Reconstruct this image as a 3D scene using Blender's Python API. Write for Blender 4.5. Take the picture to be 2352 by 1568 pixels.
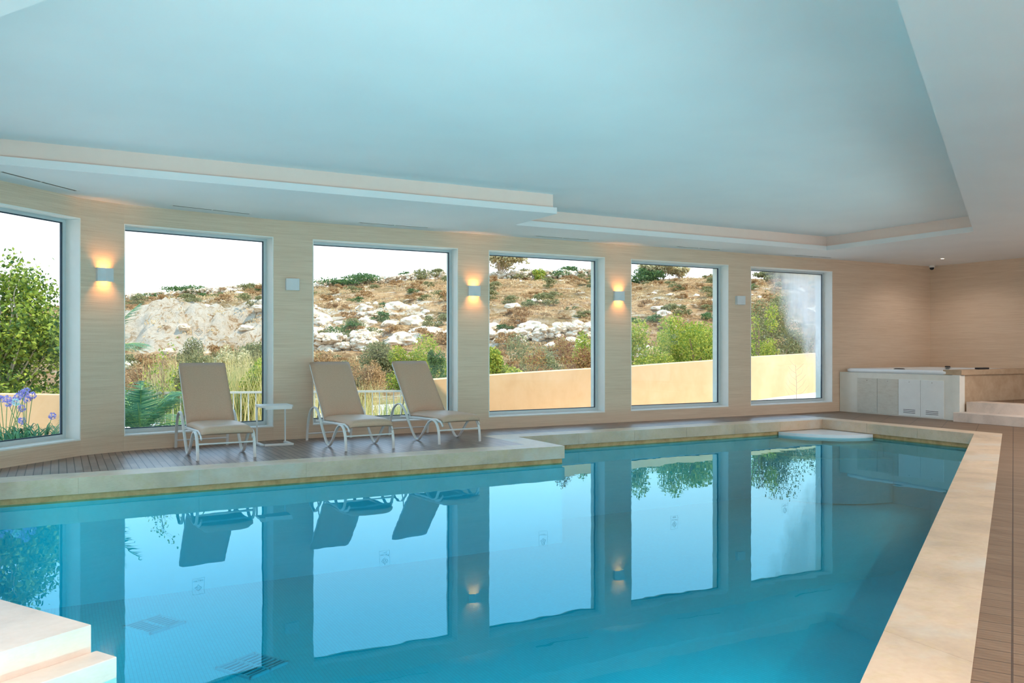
import bpy, bmesh, math, random
import numpy as np
from mathutils import Vector, Matrix
from mathutils.geometry import tessellate_polygon
R = math.radians
for o in list(bpy.data.objects): bpy.data.objects.remove(o)
SC = bpy.context.scene; COL = SC.collection
# ------------------------------------------------------------ camera, sky, sun, lamps, exposure
HE = 1.35                                   # eye height above the deck
PHI = R(28.37)                              # view heading, clockwise from +Y
cd = bpy.data.cameras.new('camera'); cam = bpy.data.objects.new('camera', cd); COL.objects.link(cam)
cd.sensor_width = 36.0; cd.lens = 36.0 * 1930 / 2352; cd.shift_y = 14 / 2352; cd.clip_start = .05; cd.clip_end = 900
cam.location = (0, 0, HE); cam.rotation_euler = (R(90), 0, -PHI); SC.camera = cam
SC.view_settings.view_transform = 'Standard'; SC.view_settings.look = 'None'
SC.view_settings.gamma = 1; SC.view_settings.use_curve_mapping = False; SC.view_settings.exposure = 1.12
W = bpy.data.worlds.new('sky'); SC.world = W; W.use_nodes = True
nt = W.node_tree; nt.nodes.clear()
tc = nt.nodes.new('ShaderNodeTexCoord'); sx = nt.nodes.new('ShaderNodeSeparateXYZ'); rp = nt.nodes.new('ShaderNodeValToRGB')
bg = nt.nodes.new('ShaderNodeBackground'); wo = nt.nodes.new('ShaderNodeOutputWorld')
nt.links.new(tc.outputs['Generated'], sx.inputs[0]); nt.links.new(sx.outputs['Z'], rp.inputs[0])
nt.links.new(rp.outputs[0], bg.inputs[0]); nt.links.new(bg.outputs[0], wo.inputs[0])
cr = rp.color_ramp; cr.elements[0].position = 0.0; cr.elements[0].color = (.44, .44, .44, 1)
cr.elements[1].position = 1.0; cr.elements[1].color = (.18, .36, .60, 1)
for p, c in ((.06, (.45, .46, .47, 1)), (.17, (.41, .46, .54, 1)), (.30, (.28, .44, .62, 1)), (.5, (.24, .42, .60, 1))):
    e = cr.elements.new(p); e.color = c
bg.inputs[1].default_value = 2.2
sd = bpy.data.lights.new('sun', 'SUN'); sun = bpy.data.objects.new('sun', sd); COL.objects.link(sun)
sd.energy = 2.65; sd.angle = R(.6); sd.color = (1, .80, .58)
SAZ, SEL = R(-33), R(60)                    # the sun stands over the building, to the right and behind the camera
sdir = Vector((math.cos(SEL) * math.cos(SAZ), math.cos(SEL) * math.sin(SAZ), math.sin(SEL)))
sun.rotation_euler = sdir.to_track_quat('Z', 'Y').to_euler()

H = 3.21; ZW = -.228; ZT = 2.96; ZB = .20; YW = 12.4
DLK = 1.6
def downlight(x, y, e, z=H):
    ld = bpy.data.lights.new('downlight_lamp', 'SPOT'); ld.energy = e * DLK; ld.color = (1, .90, .83); ld.spot_size = R(150); ld.spot_blend = .6
    ld.shadow_soft_size = .05
    o = bpy.data.objects.new('downlight_lamp', ld); COL.objects.link(o); o.location = (x, y, z - .03); return o
DL = [(16.25, 11.17, 9), (14.5, 7.2, 45), (10.8, 4.4, 80), (7.8, 2.2, 66), (5.2, .0, 80), (2.4, -1.6, 150), (-.6, -1.6, 150), (-.9, 2.0, 130), (12.8, 5.0, 60)]

# ------------------------------------------------------------ helpers
def tag(o, label=None, cat=None, group=None, kind=None):
    if label: o['label'] = label
    if cat: o['category'] = cat
    if group: o['group'] = group
    if kind: o['kind'] = kind
    return o
def empty(name, loc=(0, 0, 0), rz=0, parent=None):
    o = bpy.data.objects.new(name, None); COL.objects.link(o); o.location = loc; o.rotation_euler = (0, 0, rz); o.empty_display_size = .1
    if parent: o.parent = parent
    return o
def copy_tree(o, parent=None):
    c = o.copy(); COL.objects.link(c); c.parent = parent
    for ch in o.children: copy_tree(ch, c)
    return c
def spot(px, d):                            # a place on the ground: bearing (photo column) and depth
    u = (px - 1176) / 1930
    return (d * (math.sin(PHI) + u * math.cos(PHI)), d * (math.cos(PHI) - u * math.sin(PHI)))

class MB:
    def __init__(s): s.v = []; s.f = []; s.mi = []; s.sm = []
    def add(s, vs, fs, m=0, smooth=False):
        b = len(s.v); s.v += [tuple(v) for v in vs]; s.f += [tuple(i + b for i in f) for f in fs]
        s.mi += [m] * len(fs); s.sm += [smooth] * len(fs)
    def box(s, x0, x1, y0, y1, z0, z1, m=0, bev=0, M=None):
        if x0 > x1: x0, x1 = x1, x0
        if y0 > y1: y0, y1 = y1, y0
        if bev:
            bm = bmesh.new(); bmesh.ops.create_cube(bm, size=1)
            for v in bm.verts: v.co = Vector(((x0 + x1) / 2 + v.co.x * (x1 - x0), (y0 + y1) / 2 + v.co.y * (y1 - y0), (z0 + z1) / 2 + v.co.z * (z1 - z0)))
            bmesh.ops.bevel(bm, geom=bm.edges[:], offset=bev, segments=2, affect='EDGES', profile=.6)
            if M: bm.transform(M)
            bm.verts.index_update(); s.add([v.co[:] for v in bm.verts], [[v.index for v in f.verts] for f in bm.faces], m, False); bm.free(); return
        vs = [Vector((x, y, z)) for z in (z0, z1) for x, y in ((x0, y0), (x1, y0), (x1, y1), (x0, y1))]
        if M: vs = [M @ v for v in vs]
        s.add(vs, [(3, 2, 1, 0), (4, 5, 6, 7), (0, 1, 5, 4), (1, 2, 6, 5), (2, 3, 7, 6), (3, 0, 4, 7)], m)
    def prism(s, poly, z0, z1, m=0, ms=None):
        n = len(poly); A = sum(poly[i][0] * poly[(i + 1) % n][1] - poly[(i + 1) % n][0] * poly[i][1] for i in range(n))
        if A < 0: poly = poly[::-1]
        vs = [(x, y, z0) for x, y in poly] + [(x, y, z1) for x, y in poly]
        tr = tessellate_polygon([[Vector((x, y, 0)) for x, y in poly]])
        def up(t):
            a, b, c = [Vector((*poly[i], 0)) for i in t]
            return t if (b - a).cross(c - a).z > 0 else t[::-1]
        tr = [up(t) for t in tr]
        s.add(vs, [tuple(i + n for i in t) for t in tr] + [t[::-1] for t in tr], m)
        s.add(vs, [(i, (i + 1) % n, (i + 1) % n + n, i + n) for i in range(n)], m if ms is None else ms)
    def sheet(s, outer, holes, z, up=True, m=0):     # flat polygon with holes
        loops = [[Vector((x, y, 0)) for x, y in l] for l in [outer] + holes]
        flat = [v for l in loops for v in l]; tr = tessellate_polygon(loops); fs = []
        for t in tr:
            a, b, c = [flat[i] for i in t]; ok = ((b - a).cross(c - a).z > 0) == up
            fs.append(tuple(t) if ok else tuple(t)[::-1])
        s.add([(v.x, v.y, z) for v in flat], fs, m)
    def tube(s, pts, r, n=8, m=0, sec=None, closed=False, cap=True):   # r: number or list; sec=(a,b) elliptic section, a along 'side'
        pts = [Vector(p) for p in pts]; N = len(pts); rr = r if isinstance(r, (list, tuple)) else [r] * N; vs = []
        up = None
        for i, p in enumerate(pts):
            if closed: t = pts[(i + 1) % N] - pts[i - 1]
            else: t = (pts[min(i + 1, N - 1)] - pts[max(i - 1, 0)])
            t.normalize()
            if up is None:
                up = Vector((1, 0, 0)) if sec and abs(t.x) < .9 else (Vector((0, 0, 1)) if abs(t.z) < .9 else Vector((1, 0, 0)))
            a = (up - t * up.dot(t)).normalized(); b = t.cross(a); up = a
            sa, sb = sec if sec else (1, 1)
            for k in range(n):
                w = 2 * math.pi * k / n; c, q = math.cos(w), math.sin(w)
                if sec: c = math.copysign(abs(c) ** .5, c); q = math.copysign(abs(q) ** .5, q)
                vs.append(p + a * c * rr[i] * sa + b * q * rr[i] * sb)
        fs = [(i * n + k, i * n + (k + 1) % n, ((i + 1) % N) * n + (k + 1) % n, ((i + 1) % N) * n + k) for i in range(N if closed else N - 1) for k in range(n)]
        s.add(vs, fs, m, True)
        if cap and not closed: s.add(vs, [tuple(range(n))[::-1], tuple(range((N - 1) * n, N * n))], m)
    def lathe(s, prof, n=24, m=0, c=(0, 0, 0), smooth=True):
        vs = [(c[0] + r * math.cos(2 * math.pi * k / n), c[1] + r * math.sin(2 * math.pi * k / n), c[2] + z) for r, z in prof for k in range(n)]
        s.add(vs, [(i * n + k, i * n + (k + 1) % n, (i + 1) * n + (k + 1) % n, (i + 1) * n + k) for i in range(len(prof) - 1) for k in range(n)], m, smooth)
    def build(s, name, mats, parent=None, loc=None, rz=0):
        me = bpy.data.meshes.new(name); me.from_pydata(s.v, [], s.f)
        if not isinstance(mats, (list, tuple)): mats = [mats]
        for m_ in mats: me.materials.append(m_)
        me.polygons.foreach_set('material_index', s.mi); me.polygons.foreach_set('use_smooth', s.sm); me.update()
        o = bpy.data.objects.new(name, me); COL.objects.link(o)
        if parent: o.parent = parent
        if loc: o.location = loc
        if rz: o.rotation_euler.z = rz
        return o

# ------------------------------------------------------------ materials
class NT:
    def __init__(s, name):
        s.m = bpy.data.materials.new(name); s.m.use_nodes = True; s.t = s.m.node_tree; s.n = s.t.nodes; s.b = s.n['Principled BSDF']; s.out = s.n['Material Output']
    def new(s, typ, **k):
        n = s.n.new(typ)
        for a, v in k.items(): setattr(n, a, v)
        return n
    def lk(s, a, b): s.t.links.new(a, b)
    def pos(s, scale=(1, 1, 1), rz=0, obj=False):
        tc = s.new('ShaderNodeTexCoord'); mp = s.new('ShaderNodeMapping'); mp.inputs['Scale'].default_value = scale; mp.inputs['Rotation'].default_value = (0, 0, rz)
        if obj: s.lk(tc.outputs['Object'], mp.inputs[0])
        else:
            g = s.new('ShaderNodeNewGeometry'); s.lk(g.outputs['Position'], mp.inputs[0])
        return mp.outputs[0]
    def noise(s, vec, scale=5, detail=4, rough=.5, dist=0):
        n = s.new('ShaderNodeTexNoise'); n.inputs['Scale'].default_value = scale; n.inputs['Detail'].default_value = detail; n.inputs['Roughness'].default_value = rough; n.inputs['Distortion'].default_value = dist
        if vec is not None: s.lk(vec, n.inputs['Vector'])
        return n.outputs[0]
    def ramp(s, fac, stops, interp='LINEAR'):
        r = s.new('ShaderNodeValToRGB'); r.color_ramp.interpolation = interp; e = r.color_ramp.elements
        while len(e) < len(stops): e.new(.5)
        for i, (p, c) in enumerate(stops): e[i].position = p; e[i].color = (*c, 1) if len(c) == 3 else c
        s.lk(fac, r.inputs[0]); return r.outputs[0]
    def math(s, op, a, b=0., clamp=False):
        n = s.new('ShaderNodeMath', operation=op, use_clamp=clamp)
        for i, v in enumerate((a, b)):
            if isinstance(v, (int, float)): n.inputs[i].default_value = v
            else: s.lk(v, n.inputs[i])
        return n.outputs[0]
    def mix(s, f, a, b, mode='MIX'):
        n = s.new('ShaderNodeMix', data_type='RGBA', blend_type=mode)
        for sock, v in ((n.inputs[0], f), (n.inputs[6], a), (n.inputs[7], b)):
            if isinstance(v, (int, float)): sock.default_value = v
            elif isinstance(v, tuple): sock.default_value = (*v, 1)
            else: s.lk(v, sock)
        return n.outputs[2]
    def sep(s, vec):
        n = s.new('ShaderNodeSeparateXYZ'); s.lk(vec, n.inputs[0]); return n.outputs
    def bump(s, h, strength=.3, dist=.01):
        n = s.new('ShaderNodeBump'); n.inputs['Strength'].default_value = strength; n.inputs['Distance'].default_value = dist
        s.lk(h, n.inputs['Height']); s.lk(n.outputs[0], s.b.inputs['Normal'])
    def col(s, c, rough=.6, spec=.3, metal=0):
        if isinstance(c, tuple): s.b.inputs['Base Color'].default_value = (*c, 1)
        else: s.lk(c, s.b.inputs['Base Color'])
        s.b.inputs['Roughness'].default_value = rough; s.b.inputs['Specular IOR Level'].default_value = spec; s.b.inputs['Metallic'].default_value = metal
        return s.m
def plain(name, c, rough=.6, spec=.3, metal=0, ns=8, amt=.015, bump=0):
    t = NT(name); v = t.noise(t.pos(obj=True), ns, 3); k = t.ramp(v, [(.3, tuple(x * (1 - amt) for x in c)), (.7, tuple(min(1, x * (1 + amt)) for x in c))])
    if bump: t.bump(v, bump, .01)
    return t.col(k, rough, spec, metal)

def m_wall():
    t = NT('grasscloth_wallpaper'); a = t.noise(t.pos((1.6, 1.6, 150)), 1, 6, .7); b = t.noise(t.pos((.6, .6, 16)), 1, 3); g = t.noise(t.pos(), 110, 2)
    c = t.ramp(a, [(.30, (.66, .475, .335)), (.5, (.82, .63, .465)), (.68, (.93, .765, .61))])
    c = t.mix(.3, c, t.ramp(b, [(.3, (.72, .54, .395)), (.7, (.88, .70, .54))])); c = t.mix(.12, c, g, 'OVERLAY'); t.bump(a, .2, .003); return t.col(c, .75, .2)
def m_ceiling():
    t = NT('white_ceiling_paint'); a = t.noise(t.pos(), 1.2, 2); return t.col(t.ramp(a, [(.3, (.86, .86, .86)), (.7, (.89, .89, .885))]), .8, .1)
def m_deck_strip():                            # boards laid towards the windows
    t = NT('composite_decking_boards'); P = t.pos(); X, Y, Z = t.sep(P)
    fx = t.math('FRACT', t.math('DIVIDE', X, .0795)); gap = t.math('LESS_THAN', fx, .12)
    yy = t.math('FRACT', t.math('DIVIDE', t.math('ADD', Y, .12), .30)); jn = t.math('LESS_THAN', yy, .02)
    b = t.math('FLOOR', t.math('DIVIDE', X, .0795)); wn = t.new('ShaderNodeTexWhiteNoise', noise_dimensions='2D')
    cb = t.new('ShaderNodeCombineXYZ'); t.lk(b, cb.inputs[0]); t.lk(t.math('FLOOR', t.math('DIVIDE', t.math('ADD', Y, .12), .30)), cb.inputs[1]); t.lk(cb.outputs[0], wn.inputs['Vector'])
    c = t.ramp(wn.outputs[0], [(0, (.19, .13, .115)), (.5, (.255, .175, .15)), (1, (.30, .225, .19))])
    n = t.noise(t.pos((30, 2, 1)), 1, 3); c = t.mix(.25, c, n, 'OVERLAY')
    c = t.mix(t.math('MULTIPLY', jn, .55), c, (.06, .04, .04)); c = t.mix(gap, c, (.018, .013, .013))
    t.bump(t.math('SUBTRACT', 1, gap), .5, .004); return t.col(c, .33, .5)
def m_deck_side():                             # boards laid across the walk beside the pool
    t = NT('grooved_composite_decking'); P = t.pos((1, 1, 1), -R(30.8)); U, V, Z = t.sep(P)
    n = t.noise(t.pos((14, 1.2, 1), -R(30.8)), 1, 4, .6); c = t.ramp(n, [(.3, (.185, .11, .065)), (.7, (.28, .18, .112))])
    f = t.math('FRACT', t.math('DIVIDE', U, .036)); g = t.math('LESS_THAN', f, .22)
    f2 = t.math('FRACT', t.math('DIVIDE', U, .144)); g2 = t.math('LESS_THAN', f2, .05); f3 = t.math('FRACT', t.math('DIVIDE', V, .52)); g3 = t.math('LESS_THAN', f3, .018)
    b = t.math('FLOOR', t.math('DIVIDE', U, .144)); wn = t.new('ShaderNodeTexWhiteNoise', noise_dimensions='1D'); t.lk(b, wn.inputs['W'])
    c = t.mix(.28, c, t.ramp(wn.outputs[0], [(0, (.16, .095, .06)), (1, (.31, .21, .145))])); c = t.mix(t.math('MULTIPLY', g, .3), c, (.10, .06, .045)); c = t.mix(t.math('MULTIPLY', t.math('MAXIMUM', g2, g3), .75), c, (.05, .03, .025))
    t.bump(t.math('SUBTRACT', 1, g), .35, .003); return t.col(c, .5, .35)
def m_stone(name='limestone_coping', base=(.70, .60, .45), stain=True):
    t = NT(name); a = t.noise(t.pos(), 1.6, 6, .62, .6); b = t.noise(t.pos((3, 3, 3)), 3.5, 6, .6); d = t.noise(t.pos((1, 1, 4)), 30, 3)
    B = base; c = t.ramp(a, [(.3, tuple(x * .80 for x in B)), (.5, B), (.68, tuple(min(1, x * 1.14) for x in B))])
    if stain: c = t.mix(t.ramp(b, [(.5, (0, 0, 0)), (.68, (.5, .5, .5))]), c, (.62, .46, .25)); c = t.mix(t.ramp(t.noise(t.pos(), .9, 5, .6), [(.52, (0, 0, 0)), (.62, (.7, .7, .7))]), c, (.66, .59, .50))
    c = t.mix(.12, c, d, 'OVERLAY'); t.bump(d, .12, .003); return t.col(c, .42, .4)
def m_tiles(grid=True):
    t = NT('blue_mosaic_pool_tiles' if grid else 'blue_pool_wall_tiles')
    if not grid: return t.col(t.ramp(t.noise(t.pos(), 3, 3), [(.3, (.03, .68, .80)), (.7, (.04, .72, .84))]), .4, .3)
    br = t.new('ShaderNodeTexBrick'); br.offset = 0; P = t.pos(); t.lk(P, br.inputs['Vector']); br.inputs['Scale'].default_value = 1
    br.inputs['Brick Width'].default_value = .03; br.inputs['Row Height'].default_value = .03; br.inputs['Mortar Size'].default_value = .0016
    br.inputs['Color1'].default_value = (.04, .72, .84, 1); br.inputs['Color2'].default_value = (.03, .68, .80, 1); br.inputs['Mortar'].default_value = (.02, .52, .66, 1)
    return t.col(br.outputs[0], .4, .3)
def m_water():
    t = NT('pool_water'); t.n.remove(t.b); fr = t.new('ShaderNodeFresnel'); fr.inputs['IOR'].default_value = 1.33
    gl = t.new('ShaderNodeBsdfGlossy'); gl.inputs['Roughness'].default_value = .0; gl.inputs['Color'].default_value = (.50, .93, 1, 1)
    tr = t.new('ShaderNodeBsdfTransparent'); mx = t.new('ShaderNodeMixShader')
    a = t.noise(t.pos((1, 1, 1)), 2.2, 2, .4); bp = t.new('ShaderNodeBump'); bp.inputs['Strength'].default_value = .022; bp.inputs['Distance'].default_value = .05; t.lk(a, bp.inputs['Height'])
    t.lk(bp.outputs[0], gl.inputs['Normal']); t.lk(bp.outputs[0], fr.inputs['Normal']); t.lk(fr.outputs[0], mx.inputs[0]); t.lk(tr.outputs[0], mx.inputs[1]); t.lk(gl.outputs[0], mx.inputs[2]); t.lk(mx.outputs[0], t.out.inputs['Surface'])
    ab = t.new('ShaderNodeVolumeAbsorption'); ab.inputs['Color'].default_value = (.0, .855, .90, 1); ab.inputs['Density'].default_value = .62; t.lk(ab.outputs[0], t.out.inputs['Volume'])
    return t.m
def m_glass(name, haze=False):
    t = NT(name); t.n.remove(t.b); fr = t.new('ShaderNodeFresnel'); fr.inputs['IOR'].default_value = 1.22
    gl = t.new('ShaderNodeBsdfGlossy'); gl.inputs['Roughness'].default_value = .0; tr = t.new('ShaderNodeBsdfTransparent'); tr.inputs[0].default_value = (.97, .985, .98, 1); mx = t.new('ShaderNodeMixShader')
    t.lk(fr.outputs[0], mx.inputs[0]); t.lk(tr.outputs[0], mx.inputs[1]); t.lk(gl.outputs[0], mx.inputs[2]); o = mx.outputs[0]
    if haze:                                   # misted pane: condensation towards its upper right corner
        X, Y, Z = t.sep(t.pos()); n = t.noise(t.pos((1, 1, .55)), 1.6, 4, .55, .4); streak = t.noise(t.pos((7, 7, .35)), 1, 3)
        k = t.math('ADD', t.math('MULTIPLY', t.math('SUBTRACT', X, 13.1), 1.05), t.math('MULTIPLY', t.math('SUBTRACT', Z, 1.9), .75)); k = t.math('ADD', k, t.math('MULTIPLY', t.math('SUBTRACT', n, .5), 1.6))
        k = t.math('MULTIPLY', t.ramp(k, [(.15, (0, 0, 0)), (1.0, (.55, .55, .55))]), t.math('ADD', .65, t.math('MULTIPLY', streak, .6)), True)
        ts = t.new('ShaderNodeBsdfTranslucent'); ts.inputs[0].default_value = (.9, .93, .95, 1); df = t.new('ShaderNodeBsdfDiffuse'); df.inputs[0].default_value = (.85, .9, .92, 1)
        m3 = t.new('ShaderNodeMixShader'); m3.inputs[0].default_value = .3; t.lk(ts.outputs[0], m3.inputs[1]); t.lk(df.outputs[0], m3.inputs[2])
        m2 = t.new('ShaderNodeMixShader'); t.lk(k, m2.inputs[0]); t.lk(o, m2.inputs[1]); t.lk(m3.outputs[0], m2.inputs[2]); o = m2.outputs[0]
    t.lk(o, t.out.inputs['Surface']); return t.m
def m_leaf(name, c1, c2, tr=.35, rough=.5):
    t = NT(name); g = t.new('ShaderNodeNewGeometry'); c = t.ramp(g.outputs['Random Per Island'], [(0, c1), (1, c2)]); t.col(c, rough, .25)
    ts = t.new('ShaderNodeBsdfTranslucent'); t.lk(c, ts.inputs[0]); mx = t.new('ShaderNodeMixShader'); mx.inputs[0].default_value = tr
    t.lk(t.b.outputs[0], mx.inputs[1]); t.lk(ts.outputs[0], mx.inputs[2]); t.lk(mx.outputs[0], t.out.inputs['Surface']); return t.m
def m_hill():
    t = NT('dry_rocky_hillside'); g = t.new('ShaderNodeNewGeometry'); nz = t.sep(g.outputs['Normal'])[2]; P = t.pos()
    rk = t.noise(P, .30, 7, .62, .8); rk2 = t.noise(t.pos((1, 1, 3)), .9, 8, .7)
    rock = t.ramp(t.noise(P, 1.5, 9, .72, 1.2), [(.32, (.26, .14, .06)), (.40, (.58, .38, .20)), (.46, (.80, .66, .47)), (.66, (.86, .77, .62))])
    gr = t.ramp(t.noise(P, 2.2, 8, .74), [(.30, (.16, .08, .035)), (.42, (.48, .26, .11)), (.52, (.70, .42, .19)), (.70, (.86, .60, .32))])
    gr = t.mix(t.ramp(t.noise(P, .30, 4), [(.46, (0, 0, 0)), (.62, (.55, .55, .55))]), gr, (.19, .16, .055))
    gr = t.mix(t.ramp(t.noise(P, 1.3, 6, .7), [(.54, (0, 0, 0)), (.62, (.7, .7, .7))]), gr, (.12, .075, .035))
    f1 = t.ramp(nz, [(.66, (1, 1, 1)), (.88, (0, 0, 0))]); f2 = t.ramp(rk, [(.50, (0, 0, 0)), (.58, (1, 1, 1))]); f3 = t.ramp(rk2, [(.53, (0, 0, 0)), (.58, (1, 1, 1))])
    f = t.math('MAXIMUM', t.math('MULTIPLY', f2, f3), t.math('MULTIPLY', f1, .9), True); oa = t.new('ShaderNodeAttribute'); oa.attribute_name = 'outcrop'; oc = t.ramp(t.math('ADD', oa.outputs['Fac'], t.math('MULTIPLY', t.math('SUBTRACT', t.noise(P, .7, 6, .7), .5), 2.2)), [(.50, (0, 0, 0)), (.62, (1, 1, 1))]); f = t.math('MAXIMUM', f, oc, True); c = t.mix(f, gr, rock)
    n = t.noise(P, 3.5, 9, .75); t.bump(n, 1.0, .45); return t.col(c, .9, .1)
def m_rough(name, stops, sc, bump=.3, rough=.85, dist=.02, stretch=(1, 1, 1)):
    t = NT(name); n = t.noise(t.pos(stretch), sc, 6, .65, .3); t.bump(n, bump, dist); return t.col(t.ramp(n, stops), rough, .15)
def m_emit(name, c, s):
    t = NT(name); t.b.inputs['Base Color'].default_value = (*c, 1); t.b.inputs['Emission Color'].default_value = (*c, 1); t.b.inputs['Emission Strength'].default_value = s; return t.m

M = dict(
 wall=m_wall(), ceil=m_ceiling(), cove=plain('cove_with_painted_warm_light', (.95, .76, .67), .8, .1, amt=.01), deck=m_deck_strip(), deck2=m_deck_side(), stone=m_stone(base=(.67, .50, .355)), stone2=m_stone('pale_step_stone', (.74, .61, .52), False),  # cove: rosy colour stands in for warm light on that face
 strip=m_rough('ochre_waterline_tile', [(.35, (.50, .29, .12)), (.6, (.66, .42, .20))], 6, .1, .5), tiles=m_tiles(), tilew=m_tiles(False), water=m_water(), glass=m_glass('window_glass'), glass_h=m_glass('misted_window_glass', True),
 trim=plain('white_painted_trim', (.93, .92, .88), .5, .3), alu=plain('grey_aluminium_frame', (.62, .68, .70), .35, .5, .1), gasket=plain('dark_rubber_gasket', (.04, .07, .10), .5),
 render=m_rough('outer_wall_render', [(.3, (.55, .58, .50)), (.7, (.66, .68, .60))], 4), roof=plain('roof_concrete', (.5, .48, .45)),
 orange=m_rough('ochre_garden_wall_render', [(.3, (.64, .40, .215)), (.5, (.69, .45, .25)), (.75, (.73, .50, .30))], 1.3, .15, .85),
 pave=m_rough('pale_terrace_paving', [(.3, (.74, .67, .59)), (.7, (.82, .76, .68))], 3), soil=m_rough('dry_garden_soil', [(.3, (.26, .17, .09)), (.7, (.42, .30, .17))], 3),
 white=plain('white_coated_metal', (.84, .82, .80), .4, .4), fabric=m_rough('beige_mesh_fabric', [(.3, (.60, .395, .28)), (.7, (.66, .45, .325))], 60, .15, .42, .001),
 spa=plain('white_spa_acrylic', (.86, .89, .92), .18, .5), spastone=m_rough('pale_cladding_stone', [(.3, (.80, .78, .70)), (.7, (.86, .84, .77))], 5, .1, .5), vein=m_rough('veined_beige_stone_panel', [(.32, (.62, .58, .50)), (.5, (.67, .64, .56)), (.7, (.70, .67, .59))], 9, .02, .5, .002, (1, 1, 3)),
 panel=m_rough('white_stone_panel', [(.3, (.84, .85, .83)), (.7, (.88, .89, .87))], 7, .1, .5), brownwall=m_rough('warm_brown_plaster', [(.3, (.44, .31, .20)), (.7, (.56, .41, .28))], 5, .1), dark=plain('dark_metal', (.03, .03, .035), .4), chrome=plain('brushed_chrome', (.7, .7, .7), .25, .5, .9),
 lampwhite=plain('white_plaster_sconce', (.76, .78, .80), .5), glow=m_emit('warm_lamp_glow', (1, .58, .22), 14), glow2=m_emit('downlight_glow', (1, .62, .35), 8), rail=plain('cream_painted_railing', (.72, .66, .56), .5),
 grate=plain('pool_grate_plastic', (.10, .55, .66), .5), slot=plain('dark_grate_slot', (.01, .03, .04), .6), emblem=plain('etched_emblem_grey', (.36, .42, .46), .6),
 hill=m_hill(), rock=m_rough('pale_limestone_rock', [(.3, (.36, .25, .15)), (.45, (.62, .49, .34)), (.65, (.80, .69, .54))], 3, .6, .9, .05), bark=plain('brown_bark', (.30, .20, .13), .9), barkpale=plain('pale_dry_bark', (.55, .42, .30), .9), stem=plain('green_stem', (.22, .36, .12), .6))
L = dict(
 lush=m_leaf('lush_carob_leaves', (.025, .09, .015), (.40, .46, .05), .22), dark=m_leaf('dark_evergreen_leaves', (.03, .09, .03), (.16, .25, .07)), bright=m_leaf('bright_shrub_leaves', (.13, .24, .03), (.58, .54, .08)),
 olive=m_leaf('olive_scrub_leaves', (.13, .13, .05), (.36, .34, .14)), brown=m_leaf('dry_brown_scrub_leaves', (.24, .13, .05), (.62, .39, .17)), red=m_leaf('reddish_shrub_leaves', (.26, .08, .05), (.48, .34, .10)),
 pale=m_leaf('pale_eucalyptus_leaves', (.36, .34, .16), (.82, .68, .40)), reed=m_leaf('yellow_reed_blades', (.34, .33, .10), (.80, .62, .27)), reedg=m_leaf('green_reed_blades', (.11, .22, .08), (.48, .47, .14)),
 palm=m_leaf('palm_leaflets', (.03, .14, .09), (.17, .34, .14)), strap=m_leaf('agapanthus_strap_leaves', (.03, .13, .07), (.16, .34, .11)), lilac=m_leaf('lilac_petals', (.30, .24, .58), (.56, .50, .82)), petal=m_leaf('pale_aqua_petals', (.45, .68, .62), (.72, .85, .80)), grass=m_leaf('dry_grass_blades', (.50, .32, .13), (.78, .60, .34)))

# ------------------------------------------------------------ plan of the room
u = Vector((math.cos(R(30.8)), math.sin(R(30.8)))); v = Vector((-u.y, u.x))
Hc = Vector((.14, 4.56)); Jc = Hc - u * 1.6; Kc = Vector((.41, .86)); G = Vector((-1.0, 6.47))
A_ = Vector((2.84, 2.31)); tA = (12.6 - A_.x) / u.x; A = A_ + u * tA
POOL = [tuple(p) for p in (A, (12.6, 11.1), (6.1, 11.1), (6.1, 9.78), (-1.0, 9.78), G, Hc, Jc, Kc)]       # counter-clockwise
def offset_poly(poly, w):                      # outward for a counter-clockwise outline
    n = len(poly); w = w if isinstance(w, list) else [w] * n; out = []
    for i in range(n):
        p0, p1, p2 = Vector(poly[i - 1]), Vector(poly[i]), Vector(poly[(i + 1) % n]); d1 = (p1 - p0).normalized(); d2 = (p2 - p1).normalized()
        n1 = Vector((d1.y, -d1.x)) * w[i - 1]; n2 = Vector((d2.y, -d2.x)) * w[i]; a, b = p0 + n1, p1 + n2; c = d1.x * d2.y - d1.y * d2.x
        t = ((b.x - a.x) * d2.y - (b.y - a.y) * d2.x) / c; out.append(tuple(a + d1 * t))
    return out
CW = [.40, .40, .40, .40, .40, .42, .9, .40, .38]
COPE = offset_poly(POOL, CW)
AC = Vector((2.6, 7.8)); AR = 4.6
def arc(px):                                   # point of the curved window wall at a bearing
    uu = (px - 1176) / 1930; dr = Vector((math.sin(PHI) + uu * math.cos(PHI), math.cos(PHI) - uu * math.sin(PHI))); a = dr.dot(dr); b = -2 * dr.dot(AC); c = AC.dot(AC) - AR * AR
    t = (-b + math.sqrt(b * b - 4 * a * c)) / (2 * a); p = dr * t; return math.atan2(p.y - AC.y, p.x - AC.x)
def ap(a, r=AR): return Vector((AC.x + r * math.cos(a), AC.y + r * math.sin(a)))
a1r = arc(185); a2l = arc(285)
uu = (628 - 1176) / 1930; X2r = YW * (math.sin(PHI) + uu * math.cos(PHI)) / (math.cos(PHI) - uu * math.sin(PHI))
TH = .45
PI2 = math.pi / 2
seq = []                                       # wall pieces, right to left: (inner a, inner b, outward normal a, outward normal b, window number or 0)
NY = Vector((0, 1))
def straight(x0, x1, win): seq.append((Vector((x0, YW)), Vector((x1, YW)), NY, NY, win))
straight(17.6, 14.39, 0); straight(14.39, 12.07, 6); straight(12.07, 11.49, 0); straight(11.49, 9.15, 5); straight(9.15, 8.58, 0); straight(8.58, 6.26, 4); straight(6.26, 5.70, 0); straight(5.70, 3.33, 3); straight(3.33, X2r, 0)
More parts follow.
